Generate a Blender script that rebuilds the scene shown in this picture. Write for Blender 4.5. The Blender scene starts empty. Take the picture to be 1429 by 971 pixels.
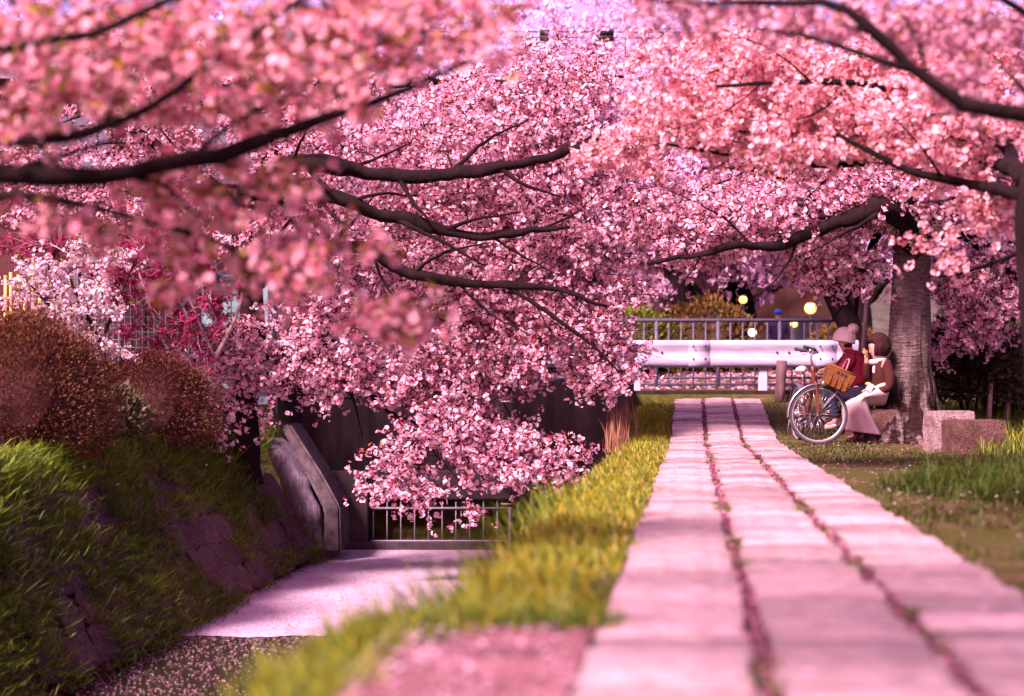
import bpy, bmesh, math, random
import numpy as np
from mathutils import Vector, Matrix, noise as mnoise

random.seed(7)
RNG = np.random.default_rng(11)
SC = bpy.context.scene
COL = SC.collection
R = math.radians

# ------------------------------------------------------------------ camera
CAMZ = 0.65
FPX = 2400.0                      # focal length in photo pixels (1429 wide)
cam_d = bpy.data.cameras.new('camera')
cam = bpy.data.objects.new('camera', cam_d)
COL.objects.link(cam)
cam.location = (0, 0, CAMZ)
cam.rotation_euler = (R(90), 0, 0)
cam_d.sensor_width = 36
cam_d.lens = 36 * FPX / 1429
cam_d.shift_y = 55.5 / 1429
cam_d.clip_end = 2000
cam_d.dof.use_dof = True
cam_d.dof.focus_distance = 20.0
cam_d.dof.aperture_fstop = 1.55
SC.camera = cam

# ------------------------------------------------------------------ light
SUN_AZ, SUN_EL = R(-143), R(44)    # azimuth from +Y (straight ahead), clockwise positive
w = bpy.data.worlds.new('World'); SC.world = w; w.use_nodes = True
nt = w.node_tree
bg = nt.nodes['Background']
sky = nt.nodes.new('ShaderNodeTexSky'); sky.sky_type = 'NISHITA'; sky.sun_disc = False
sky.sun_elevation = SUN_EL; sky.sun_rotation = SUN_AZ; sky.air_density = 1.0; sky.dust_density = 3.0
tint = nt.nodes.new('ShaderNodeMix'); tint.data_type = 'RGBA'; tint.blend_type = 'MULTIPLY'
tint.inputs[0].default_value = 1.0
tint.inputs[7].default_value = (1.50, 0.62, 1.02, 1)
nt.links.new(sky.outputs[0], tint.inputs[6]); nt.links.new(tint.outputs[2], bg.inputs[0])
bg.inputs[1].default_value = 0.085
sl = bpy.data.lights.new('sun', 'SUN'); sl.energy = 5.0; sl.angle = R(11); sl.color = (1.0, 0.72, 0.79)
so = bpy.data.objects.new('sun', sl); COL.objects.link(so)
sd = Vector((math.sin(SUN_AZ) * math.cos(SUN_EL), math.cos(SUN_AZ) * math.cos(SUN_EL), math.sin(SUN_EL)))
so.rotation_euler = sd.to_track_quat('Z', 'Y').to_euler()
so.location = (0, 0, 30)
vs = SC.view_settings
vs.view_transform = 'Standard'; vs.look = 'None'; vs.gamma = 1; vs.use_curve_mapping = False
vs.exposure = 1.8
cy = SC.cycles
cy.use_denoising = True
cy.max_bounces = 8; cy.transparent_max_bounces = 8
cy.diffuse_bounces = 3; cy.glossy_bounces = 3; cy.transmission_bounces = 6
cy.sample_clamp_indirect = 6

# ------------------------------------------------------------------ helpers
def P(px, py, D):
    return np.array(((px - 714.5) / FPX * D, D, CAMZ - (py - 541) / FPX * D))
def V(px, py, D): return Vector(P(px, py, D))

def link(name, me, mat=None, parent=None, smooth=False):
    o = bpy.data.objects.new(name, me); COL.objects.link(o)
    if mat is not None and len(me.materials) == 0: me.materials.append(mat)
    if parent is not None: o.parent = parent
    if smooth and len(me.polygons):
        me.polygons.foreach_set('use_smooth', np.ones(len(me.polygons), bool))
    return o
def empty(name, label, cat, loc=(0, 0, 0), group=None):
    o = bpy.data.objects.new(name, None); COL.objects.link(o); o.location = loc
    o.empty_display_size = .2
    return tag(o, label, cat, group)
def tag(o, label=None, cat=None, group=None, kind=None):
    if label: o['label'] = label
    if cat: o['category'] = cat
    if group: o['group'] = group
    if kind: o['kind'] = kind
    return o
def np_mesh(name, verts, polys, cols=None):
    """polys: (M,k) int array, or a list of such arrays"""
    if not isinstance(polys, list): polys = [polys]
    polys = [np.asarray(p, np.int32) for p in polys if len(p)]
    me = bpy.data.meshes.new(name)
    verts = np.asarray(verts, np.float32)
    me.vertices.add(len(verts)); me.vertices.foreach_set('co', verts.ravel())
    loops = np.concatenate([p.ravel() for p in polys])
    tot = np.concatenate([np.full(len(p), p.shape[1], np.int32) for p in polys])
    start = np.concatenate([[0], np.cumsum(tot)[:-1]]).astype(np.int32)
    me.loops.add(len(loops)); me.loops.foreach_set('vertex_index', loops)
    me.polygons.add(len(tot)); me.polygons.foreach_set('loop_start', start); me.polygons.foreach_set('loop_total', tot)
    if cols is not None:
        a = me.attributes.new('col', 'FLOAT_COLOR', 'POINT')
        c = np.ones((len(verts), 4), np.float32); c[:, :3] = cols
        a.data.foreach_set('color', c.ravel())
    me.update(calc_edges=True); me.validate()
    return me
def bm_mesh(name, bm):
    me = bpy.data.meshes.new(name); bm.to_mesh(me); bm.free(); me.update(); return me
def box_bm(bm, c, s, rot=None, bevel=0):
    m = Matrix.Translation(Vector(c))
    if rot is not None: m = m @ rot
    m = m @ Matrix.Diagonal((s[0], s[1], s[2], 1))
    r = bmesh.ops.create_cube(bm, size=1, matrix=m)
    if bevel:
        es = list({e for v in r['verts'] for e in v.link_edges})
        bmesh.ops.bevel(bm, geom=es, offset=bevel, segments=2, affect='EDGES', profile=.5)
    return bm
def box(name, c, s, mat, parent=None, rot=None, bevel=0):
    bm = bmesh.new(); box_bm(bm, (0, 0, 0), s, None, bevel)
    o = link(name, bm_mesh(name, bm), mat, parent)
    o.location = Vector(c)
    if rot is not None: o.rotation_euler = rot.to_euler()
    return o
def catmull(pts, rad, step):
    pts = np.asarray(pts, float); rad = np.asarray(rad, float)
    if len(pts) == 2:
        n = max(2, int(np.linalg.norm(pts[1] - pts[0]) / step) + 1); t = np.linspace(0, 1, n)[:, None]
        return pts[0] * (1 - t) + pts[1] * t, (rad[0] * (1 - t) + rad[1] * t)[:, 0]
    p = np.vstack([2 * pts[0] - pts[1], pts, 2 * pts[-1] - pts[-2]])
    r = np.concatenate([[rad[0]], rad, [rad[-1]]])
    op, orr = [], []
    for i in range(1, len(p) - 2):
        n = max(2, int(np.linalg.norm(p[i + 1] - p[i]) / step))
        for k in range(n):
            t = k / n; t2 = t * t; t3 = t2 * t
            op.append(.5 * (2 * p[i] + (p[i + 1] - p[i - 1]) * t + (2 * p[i - 1] - 5 * p[i] + 4 * p[i + 1] - p[i + 2]) * t2 + (3 * p[i] - p[i - 1] - 3 * p[i + 1] + p[i + 2]) * t3))
            orr.append(r[i] * (1 - t) + r[i + 1] * t)
    op.append(pts[-1]); orr.append(rad[-1])
    return np.array(op), np.array(orr)
def sweep(pts, rad, n=8, rough=0.0, caps=True, seed=0, squash=None):
    """tube along a polyline; returns verts, quads, (end caps as n-gons)"""
    pts = np.asarray(pts, float); m = len(pts)
    tan = np.gradient(pts, axis=0); tan /= np.linalg.norm(tan, axis=1)[:, None] + 1e-9
    up = np.array((0, 0, 1.0)) if abs(tan[0][2]) < .9 else np.array((1.0, 0, 0))
    nx = np.cross(tan[0], up); nx /= np.linalg.norm(nx)
    vs_ = []
    rg = np.random.default_rng(seed)
    ph = rg.uniform(0, 6.28, (4,))
    for i in range(m):
        nx = nx - tan[i] * np.dot(nx, tan[i]); nx /= np.linalg.norm(nx); ny = np.cross(tan[i], nx)
        a = np.linspace(0, 2 * math.pi, n, endpoint=False)
        rr = rad[i] * (1 + rough * (np.sin(a * 3 + i * .35 + ph[0]) * .5 + np.sin(a * 2 - i * .8 + ph[1]) * .6 + rg.uniform(-.5, .5, n)))
        sx, sy = (1, 1) if squash is None else squash
        vs_.append(pts[i] + np.outer(np.cos(a) * rr * sx, nx) + np.outer(np.sin(a) * rr * sy, ny))
    v = np.vstack(vs_)
    i = np.arange(m - 1)[:, None] * n; j = np.arange(n)[None, :]; j2 = (j + 1) % n
    q = np.stack([i + j, i + j2, i + n + j2, i + n + j], -1).reshape(-1, 4)
    polys = [q]
    if caps: polys += [np.arange(n)[::-1][None], (np.arange(n) + (m - 1) * n)[None]]
    return v, polys
def tube(name, pts, rad, mat, parent=None, n=8, step=.05, rough=0, smooth=True, seed=0, squash=None):
    rad = [rad] * len(pts) if np.isscalar(rad) else rad
    p, r = catmull([np.array(q) for q in pts], rad, step)
    v, q = sweep(p, r, n, rough, True, seed, squash)
    return link(name, np_mesh(name, v, q), mat, parent, smooth)
def bar(name, a, b, r, mat, parent=None, n=8):
    v, q = sweep([np.array(a), np.array(b)], [r, r], n)
    return link(name, np_mesh(name, v, q), mat, parent, n > 5)
def segs_mesh(P0, P1, R0, R1, n=4):
    d = P1 - P0; L = np.linalg.norm(d, axis=1, keepdims=True) + 1e-9; d = d / L
    up = np.where(np.abs(d[:, 2:3]) < .9, np.array([[0, 0, 1.0]]), np.array([[1.0, 0, 0]]))
    x = np.cross(d, up); x /= np.linalg.norm(x, axis=1, keepdims=True) + 1e-9; y = np.cross(d, x)
    a = np.linspace(0, 2 * math.pi, n, endpoint=False)
    off = np.cos(a)[None, :, None] * x[:, None, :] + np.sin(a)[None, :, None] * y[:, None, :]
    A = P0[:, None, :] + off * R0[:, None, None]; B = P1[:, None, :] + off * R1[:, None, None]
    v = np.concatenate([A, B], 1).reshape(-1, 3)
    b = (np.arange(len(P0)) * 2 * n)[:, None]; j = np.arange(n)[None]; j2 = (j + 1) % n
    q = np.stack([b + j, b + j2, b + n + j2, b + n + j], -1).reshape(-1, 4)
    return v, q
def unit(n, rng=RNG):
    v = rng.normal(size=(n, 3)); return v / (np.linalg.norm(v, axis=1, keepdims=True) + 1e-9)
def frames(nrm, rng):
    r = unit(len(nrm), rng); t = np.cross(nrm, r); t /= np.linalg.norm(t, axis=1, keepdims=True) + 1e-9
    return t, np.cross(nrm, t)

# ------------------------------------------------------------------ materials
def mat_new(name):
    m = bpy.data.materials.new(name); m.use_nodes = True
    return m, m.node_tree, m.node_tree.nodes['Principled BSDF']
def nz(nt, scale, detail=5, rough=.6, stretch=None):
    tc = nt.nodes.new('ShaderNodeTexCoord'); n = nt.nodes.new('ShaderNodeTexNoise')
    n.inputs['Scale'].default_value = scale; n.inputs['Detail'].default_value = detail; n.inputs['Roughness'].default_value = rough
    if stretch:
        mp = nt.nodes.new('ShaderNodeMapping'); mp.inputs['Scale'].default_value = stretch
        nt.links.new(tc.outputs['Object'], mp.inputs[0]); nt.links.new(mp.outputs[0], n.inputs[0])
    else: nt.links.new(tc.outputs['Object'], n.inputs[0])
    return n
def ramp(nt, fac, stops):
    r = nt.nodes.new('ShaderNodeValToRGB'); nt.links.new(fac, r.inputs[0])
    e = r.color_ramp.elements
    e[0].position, e[0].color = stops[0][0], (*stops[0][1], 1)
    e[1].position, e[1].color = stops[-1][0], (*stops[-1][1], 1)
    for p, c in stops[1:-1]:
        x = e.new(p); x.color = (*c, 1)
    return r
def mixc(nt, fac, a, b, mode='MIX'):
    m = nt.nodes.new('ShaderNodeMix'); m.data_type = 'RGBA'; m.blend_type = mode
    for s, v in ((m.inputs[0], fac), (m.inputs[6], a), (m.inputs[7], b)):
        if hasattr(v, 'is_linked'): nt.links.new(v, s)
        elif isinstance(v, tuple): s.default_value = (*v, 1)
        else: s.default_value = v
    return m.outputs[2]
def bump(nt, pb, h, strength=.4, dist=.02):
    b = nt.nodes.new('ShaderNodeBump'); b.inputs['Strength'].default_value = strength; b.inputs['Distance'].default_value = dist
    nt.links.new(h, b.inputs['Height']); nt.links.new(b.outputs[0], pb.inputs['Normal'])
def simple(name, c, rough=.6, metal=0, var=.25, scale=12, bmp=.25, bdist=.01, stretch=None, spec=.14, rand=0):
    m, nt, pb = mat_new(name)
    n = nz(nt, scale, stretch=stretch)
    r = ramp(nt, n.outputs[0], [(.3, tuple(x * (1 - var) for x in c)), (.7, tuple(min(1, x * (1 + var)) for x in c))])
    out = r.outputs[0]
    if rand:
        oi = nt.nodes.new('ShaderNodeObjectInfo')
        rr = ramp(nt, oi.outputs['Random'], [(0, (1 - rand,) * 3), (1, (1 + rand,) * 3)])
        out = mixc(nt, 1.0, out, rr.outputs[0], 'MULTIPLY')
    nt.links.new(out, pb.inputs['Base Color'])
    pb.inputs['Roughness'].default_value = rough; pb.inputs['Metallic'].default_value = metal
    pb.inputs['Specular IOR Level'].default_value = spec
    if bmp: bump(nt, pb, n.outputs[0], bmp, bdist)
    return m
def leafmat(name, trans=.4, gloss=.04, rough=.5, deepen=False):
    """thin leaf or petal: colour from the 'col' attribute, diffuse + translucent"""
    m = bpy.data.materials.new(name); m.use_nodes = True; nt = m.node_tree; nt.nodes.clear()
    at = nt.nodes.new('ShaderNodeAttribute'); at.attribute_name = 'col'
    d = nt.nodes.new('ShaderNodeBsdfDiffuse'); t = nt.nodes.new('ShaderNodeBsdfTranslucent'); g = nt.nodes.new('ShaderNodeBsdfGlossy')
    g.inputs['Roughness'].default_value = rough
    m1 = nt.nodes.new('ShaderNodeMixShader'); m2 = nt.nodes.new('ShaderNodeMixShader'); o = nt.nodes.new('ShaderNodeOutputMaterial')
    gm = nt.nodes.new('ShaderNodeGamma'); gm.inputs[1].default_value = 1.7      # light passing through comes out more saturated
    nt.links.new(at.outputs['Color'], gm.inputs[0])
    nt.links.new(at.outputs['Color'], d.inputs[0]); nt.links.new(gm.outputs[0] if deepen else at.outputs['Color'], t.inputs[0])
    m1.inputs[0].default_value = trans; m2.inputs[0].default_value = gloss
    nt.links.new(d.outputs[0], m1.inputs[1]); nt.links.new(t.outputs[0], m1.inputs[2])
    nt.links.new(m1.outputs[0], m2.inputs[1]); nt.links.new(g.outputs[0], m2.inputs[2]); nt.links.new(m2.outputs[0], o.inputs[0])
    return m
M = {}
M['petal'] = leafmat('petal', .5, .01, deepen=True)
M['leaf'] = leafmat('leaf', .35, .015, .6)
M['blade'] = leafmat('grass_blade', .4, .02, .6)
M['bark'] = simple('dark_cherry_bark', (.008, .0034, .0038), .95, spec=.12, var=.55, scale=9, bmp=.8, bdist=.03, stretch=(1, 1, .35))
M['twig'] = simple('twig_bark', (.018, .0065, .0065), .9, spec=.15, var=.3, scale=30, bmp=.1)
M['twig_pale'] = simple('pale_stem', (.22, .15, .14), .8, var=.3, scale=30, bmp=.1)
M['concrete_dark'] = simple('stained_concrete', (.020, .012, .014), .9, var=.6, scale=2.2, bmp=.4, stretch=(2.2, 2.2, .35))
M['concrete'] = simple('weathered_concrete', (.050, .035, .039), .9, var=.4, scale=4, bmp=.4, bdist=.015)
M['granite'] = None
M['galv'] = simple('galvanised_steel', (.30, .26, .34), .75, .0, var=.28, scale=6, bmp=.1, stretch=(.4, 1, 3))
M['white_paint'] = simple('white_paint', (.36, .32, .37), .5, var=.12, scale=8, bmp=.05)
M['rail_grey'] = simple('grey_rail_paint', (.075, .065, .10), .5, var=.2, bmp=.05)
M['rod'] = simple('pale_iron_rod', (.36, .32, .34), .55, .3, var=.3, scale=20)
M['timber'] = simple('old_timber', (.085, .05, .05), .85, var=.5, scale=14, bmp=.5, stretch=(1, 1, .15))
M['chrome'] = simple('chrome', (.42, .40, .42), .25, .9, var=.05, bmp=0)
M['tyre'] = simple('tyre_rubber', (.045, .038, .042), .75, var=.2, bmp=.1)
M['rim'] = simple('rim_alloy', (.35, .32, .34), .35, .6, var=.1, bmp=0)
M['bike_paint'] = simple('copper_paint', (.11, .035, .026), .35, .3, var=.12, bmp=0)
M['black'] = simple('black_plastic', (.02, .018, .02), .5, var=.2, bmp=.05)
M['saddle'] = simple('cream_vinyl', (.62, .52, .48), .5, var=.1)
M['skin'] = simple('skin', (.42, .22, .16), .5, var=.08, scale=20, bmp=.05)
M['red_jacket'] = simple('crimson_jacket', (.17, .010, .028), .6, var=.3, scale=9, bmp=.5, bdist=.02)
M['wool'] = simple('cream_wool', (.84, .72, .66), .95, var=.25, scale=70, bmp=.9, bdist=.012)
M['denim'] = simple('dark_denim', (.022, .022, .045), .85, var=.3, scale=20, bmp=.3)
M['shoe_white'] = simple('white_shoe', (.62, .56, .56), .5, var=.1)
M['cardigan'] = simple('brown_cardigan', (.040, .011, .008), .92, var=.3, scale=40, bmp=.6)
M['skirt'] = simple('beige_skirt', (.36, .26, .25), .85, var=.12, scale=6, bmp=.4, bdist=.02)
M['scarf'] = simple('grey_scarf', (.40, .31, .31), .9, var=.2, scale=40, bmp=.5)
M['hair'] = simple('dark_brown_hair', (.022, .006, .006), .8, var=.6, scale=40, bmp=.9, stretch=(1, 1, .1), spec=.15)
M['boot'] = simple('brown_boot', (.035, .015, .012), .5, var=.2)
M['purple'] = simple('violet_cloth', (.20, .05, .30), .8, var=.2)
M['eye'] = simple('eye_dark', (.015, .01, .01), .3, var=0, bmp=0)
M['lip'] = simple('lip', (.42, .12, .11), .5, var=.05, bmp=0)
M['blue'] = simple('blue_cloth', (.03, .12, .50), .7, var=.2)
M['grey_jacket'] = simple('slate_jacket', (.07, .05, .11), .8, var=.2)
M['teal'] = simple('teal_panel', (.19, .32, .33), .6, var=.2, scale=3, bmp=.1, rand=.25)
M['pinkwall'] = simple('rose_render', (.055, .018, .018), .9, var=.15, scale=2)
M['ochrewall'] = simple('ochre_render', (.12, .065, .045), .9, var=.2, scale=1.2)
M['dark_int'] = simple('dark_boards', (.018, .009, .011), .9, var=.4, scale=5, stretch=(1, 1, .2))
M['wire'] = simple('wire', (.16, .12, .14), .6, .3, var=.2)
M['bamboo'] = simple('bamboo', (.50, .29, .08), .6, var=.3, scale=8, stretch=(1, 1, .2))
M['roof'] = simple('grey_roof_tile', (.10, .085, .10), .7, var=.3, scale=8)
M['glass'] = simple('window_glass', (.05, .05, .07), .1, var=.1, bmp=0, spec=.8)
M['soil'] = simple('soil', (.045, .024, .022), .95, var=.4, scale=10, bmp=.6)
def lampmat(name, c, s):
    m, nt, pb = mat_new(name); pb.inputs['Emission Color'].default_value = (*c, 1); pb.inputs['Emission Strength'].default_value = s
    pb.inputs['Base Color'].default_value = (*c, 1); return m
M['lamp'] = lampmat('warm_lamp', (1.0, .50, .13), .8)
M['lampw'] = lampmat('white_lamp', (.95, .90, .62), .6)

def granite(name, c1, c2, rough=.75, rand=.12):
    m, nt, pb = mat_new(name)
    a = nz(nt, 55, 3, .7); b = nz(nt, 5, 4, .6)
    r = ramp(nt, a.outputs[0], [(.36, c1), (.62, c2)])
    r2 = ramp(nt, b.outputs[0], [(.3, (.60, .56, .56)), (.7, (1.15, 1.1, 1.1))])
    out = mixc(nt, 1.0, r.outputs[0], r2.outputs[0], 'MULTIPLY')
    oi = nt.nodes.new('ShaderNodeObjectInfo')
    rr = ramp(nt, oi.outputs['Random'], [(0, (1 - rand,) * 3), (1, (1 + rand,) * 3)])
    out = mixc(nt, 1.0, out, rr.outputs[0], 'MULTIPLY')
    nt.links.new(out, pb.inputs['Base Color']); pb.inputs['Roughness'].default_value = rough
    pb.inputs['Specular IOR Level'].default_value = .2
    bump(nt, pb, a.outputs[0], .35, .006)
    return m
M['granite'] = granite('rough_granite', (.07, .045, .044), (.27, .20, .195))
M['granite_brown'] = granite('brown_granite', (.030, .014, .010), (.115, .062, .048))
M['paving'] = granite('pale_paving_stone', (.15, .10, .10), (.43, .325, .315), .55, .40)
M['bankstone'] = granite('bank_stone', (.045, .026, .030), (.13, .080, .095), .8, .35)

def ground_mat():
    m, nt, pb = mat_new('earth_and_moss')
    a = nz(nt, .9, 5, .6); b = nz(nt, 14, 6, .7); c = nz(nt, 3.1, 4, .6)
    soil = ramp(nt, b.outputs[0], [(.3, (.075, .034, .025)), (.7, (.17, .088, .066))])
    moss = ramp(nt, b.outputs[0], [(.3, (.028, .030, .005)), (.7, (.062, .058, .010))])
    f = ramp(nt, a.outputs[0], [(.57, (0, 0, 0)), (.69, (1, 1, 1))])
    f2 = ramp(nt, c.outputs[0], [(.50, (0, 0, 0)), (.70, (.7, .7, .7))])
    ff = mixc(nt, 1.0, f.outputs[0], f2.outputs[0], 'LIGHTEN')
    nt.links.new(mixc(nt, ff, moss.outputs[0], soil.outputs[0]), pb.inputs['Base Color'])
    pb.inputs['Roughness'].default_value = .95; pb.inputs['Specular IOR Level'].default_value = .08
    bump(nt, pb, b.outputs[0], .8, .03)
    return m
M['ground'] = ground_mat()
def sand_mat():
    m, nt, pb = mat_new('gritty_sand')
    b = nz(nt, 26, 6, .75); a = nz(nt, 4, 4, .6)
    s = ramp(nt, b.outputs[0], [(.32, (.11, .040, .048)), (.68, (.30, .155, .165))])
    s2 = ramp(nt, a.outputs[0], [(.35, (.45, .40, .42)), (.65, (1.2, 1.15, 1.15))])
    nt.links.new(mixc(nt, 1.0, s.outputs[0], s2.outputs[0], 'MULTIPLY'), pb.inputs['Base Color'])
    pb.inputs['Roughness'].default_value = .95; pb.inputs['Specular IOR Level'].default_value = .1; bump(nt, pb, b.outputs[0], .7, .012)
    return m
M['sand'] = sand_mat()
def water_mat():
    m, nt, pb = mat_new('dark_canal_water')
    pb.inputs['Base Color'].default_value = (.020, .016, .010, 1); pb.inputs['Roughness'].default_value = .06
    pb.inputs['Specular IOR Level'].default_value = .5
    n = nz(nt, 7, 3, .5, (1, .5, 1)); bump(nt, pb, n.outputs[0], .08, .02)
    return m
M['water'] = water_mat()
def mat_mat():
    m, nt, pb = mat_new('drifted_petals')
    a = nz(nt, 60, 3, .8); b = nz(nt, 1.4, 4, .55)
    r = ramp(nt, a.outputs[0], [(.34, (.20, .10, .16)), (.48, (.40, .29, .36)), (.66, (.56, .46, .53))])
    r2 = ramp(nt, b.outputs[0], [(.3, (.82, .78, .82)), (.7, (1.05, 1.05, 1.05))])
    nt.links.new(mixc(nt, 1.0, r.outputs[0], r2.outputs[0], 'MULTIPLY'), pb.inputs['Base Color'])
    pb.inputs['Roughness'].default_value = .8; bump(nt, pb, a.outputs[0], .8, .01)
    return m
M['mat'] = mat_mat()
def trunk_mat():
    m, nt, pb = mat_new('banded_cherry_bark')
    a = nz(nt, 16, 5, .65, (.6, .6, 2.6)); b = nz(nt, 5.5, 6, .62, (1.6, 1.6, .42)); c = nz(nt, 60, 3, .6)
    base = ramp(nt, a.outputs[0], [(.30, (.085, .055, .052)), (.50, (.18, .132, .123)), (.72, (.30, .235, .22))])
    crack = ramp(nt, b.outputs[0], [(.38, (1, 1, 1)), (.50, (.13, .075, .075))])
    geo = nt.nodes.new('ShaderNodeTexCoord'); sp = nt.nodes.new('ShaderNodeSeparateXYZ'); nt.links.new(geo.outputs['Object'], sp.inputs[0])
    h = nt.nodes.new('ShaderNodeMapRange'); h.inputs[1].default_value = .55; h.inputs[2].default_value = 1.3
    h.inputs[3].default_value = 1; h.inputs[4].default_value = .25; nt.links.new(sp.outputs[2], h.inputs[0])
    out = mixc(nt, h.outputs[0], base.outputs[0], mixc(nt, 1.0, base.outputs[0], crack.outputs[0], 'MULTIPLY'))
    nt.links.new(out, pb.inputs['Base Color']); pb.inputs['Roughness'].default_value = .85; pb.inputs['Specular IOR Level'].default_value = .1
    mm = nt.nodes.new('ShaderNodeMath'); mm.operation = 'SUBTRACT'; nt.links.new(a.outputs[0], mm.inputs[0]); nt.links.new(b.outputs[0], mm.inputs[1])
    bump(nt, pb, mm.outputs[0], 1.0, .09)
    return m
M['trunk'] = trunk_mat()

# ------------------------------------------------------------------ the lie of the land
def path_l(y): return -.265 + .1045 * y
PATH_W = 1.29
def wall_r(y): return -.87 + .1045 * y            # top edge of the canal's side next to the path
def bank_t(y): return -5.35 + .08 * y             # top of the far canal bank
def bank_f(y): return -4.45 + .08 * y             # its foot in the water
WATER_Z = -1.69
ROAD_Y = 25.45
def ramp_z(y):
    t = min(1, max(0, (y - 19.6) / 5.8)); return .47 * (t * t * (3 - 2 * t)) * .55 + .47 * t * .45
def ground_z(x, y):
    if y < ROAD_Y: return ramp_z(y) - .012
    if y < 33.6: return .585
    if y < 37: return .585 + (y - 33.6) / 3.4 * .42
    return 1.0
def nzv(x, y, s, o=0): return mnoise.noise(Vector((x * s + o, y * s - o, o * .7)))

ys = np.unique(np.round(np.concatenate([np.arange(-12, 2, 2), np.arange(2, 25.3, .35), [25.30, 25.44, 25.46, 26, 28, 30, 32, 33.6, 35, 37, 40, 50, 70, 110, 200, 400, 900]]), 3))
gv, gq = [], []
NC = None
for y in ys:
    t_, f_, wr = bank_t(y), bank_f(y), wall_r(y); pl = path_l(y); pr = pl + PATH_W
    xs = [-900, -300, -80, -30, -15, -10, -8, t_ - 1.5, t_ - .7, t_, f_, wr - .12, wr, wr + .18, wr + .4, pl, pr, pr + .3, pr + .6, pr + .9, pr + 1.2, pr + 1.6, pr + 2, pr + 2.6, pr + 3.4, pr + 4.5, pr + 6, pr + 9, pr + 14, 40, 100, 300, 900]
    for k, x in enumerate(xs):
        z = ground_z(x, y)
        if y < 25.44:
            if 9 < k < 12: z = -2.0
            elif k == 9: z += .02
            elif k == 12: z -= .26
            elif k == 13: z -= .12
        if y < ROAD_Y and not (9 <= k <= 12) and k not in (15, 16):
            z += .03 * nzv(x, y, .7, 3) + (.015 * nzv(x, y, 2.2, 9)) - .012
        gv.append((x, y, z))
    NC = len(xs)
ny_ = len(ys); i = np.arange(ny_ - 1)[:, None] * NC; j = np.arange(NC - 1)[None]
gq = np.stack([i + j, i + j + 1, i + NC + j + 1, i + NC + j], -1).reshape(-1, 4)
tag(link('ground', np_mesh('ground', gv, gq), M['ground'], smooth=True), kind='structure')

# water, petal mat
def strip(name, y0, y1, n, fl, fr, z, mat):
    yy = np.linspace(y0, y1, n); v = []
    for y in yy: v += [(fl(y), y, z), (fr(y), y, z)]
    q = [(2 * k, 2 * k + 1, 2 * k + 3, 2 * k + 2) for k in range(n - 1)]
    return link(name, np_mesh(name, v, np.array(q)), mat)
tag(strip('water', -12, 27.5, 4, lambda y: bank_f(y) - .1, lambda y: wall_r(y) - .05, WATER_Z, M['water']), kind='structure')
mv, mq = [], []
xsn = 60
fr_ = []
for k in range(xsn + 1):
    t = k / xsn
    y0 = 16.12 + .035 * math.sin(t * 23) + .03 * random.uniform(-1, 1)
    fr_.append(y0)
rows = 34
for r_ in range(rows + 1):
    for k in range(xsn + 1):
        t = k / xsn; s = r_ / rows
        y = fr_[k] * (1 - s) + 24.9 * s
        x = (bank_f(y) - .06) * (1 - t) + (wall_r(y) - .06) * t
        mv.append((x, y, WATER_Z + .006 + .006 * (1 + nzv(x, y, 2.5, 5))))
for r_ in range(rows):
    for k in range(xsn):
        a = r_ * (xsn + 1) + k; mq.append((a, a + 1, a + xsn + 2, a + xsn + 1))
tag(link('petal_mat', np_mesh('petal_mat', mv, np.array(mq)), M['mat'], smooth=True), 'pale pink sheet of fallen petals covering the canal water', 'petals', kind='stuff')

def petals_on(n, fx, fy, fz, size, cols, rng, tilt=.35):
    """n loose petals: pointed little quads"""
    y = fy(n); x = fx(y); z = fz(x, y)
    c = np.stack([x, y, z], 1)
    nrm = np.array((0, 0, 1.0)) + unit(n, rng) * tilt; nrm /= np.linalg.norm(nrm, axis=1, keepdims=True)
    t, b = frames(nrm, rng); s = size * rng.uniform(.6, 1.2, (n, 1))
    v = np.stack([c - t * s, c - b * s * .62, c + t * s, c + b * s * .62], 1).reshape(-1, 3)
    q = np.arange(4 * n).reshape(-1, 4)
    a = rng.uniform(0, 1, (n, 1)); cc = cols[0] * (1 - a) + cols[1] * a
    return v, q, np.repeat(cc, 4, 0)
PK0, PK1 = np.array((.60, .26, .36)), np.array((.86, .66, .74))
n = 4800
rg = np.random.default_rng(3)
v, q, c = petals_on(n, lambda y: rg.uniform(0, 1, len(y)) ** 1.0 * (wall_r(y) - bank_f(y) - .2) + bank_f(y) + .05,
    lambda n: 16.15 - 4.6 * rg.uniform(0, 1, n) ** 1.35, lambda x, y: np.full(len(x), WATER_Z + .006), .014, (PK0, PK1), rg, .06)
vb, qb, cb = petals_on(9000, lambda y: rg.uniform(0, 1, len(y)) * (wall_r(y) - bank_f(y) - .2) + bank_f(y) + .05,
    lambda n: rg.uniform(16.15, 24.6, n), lambda x, y: np.full(len(x), WATER_Z + .022), .016, (np.array((.34, .17, .25)), np.array((.66, .54, .60))), rg, .25)
v, q, c = np.vstack([v, vb]), np.vstack([q, qb + len(v)]), np.vstack([c, cb])
tag(link('floating_petals', np_mesh('floating_petals', v, q, c), M['petal']), 'loose pink petals floating on the dark water and the petal sheet', 'petals', kind='stuff')

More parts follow.
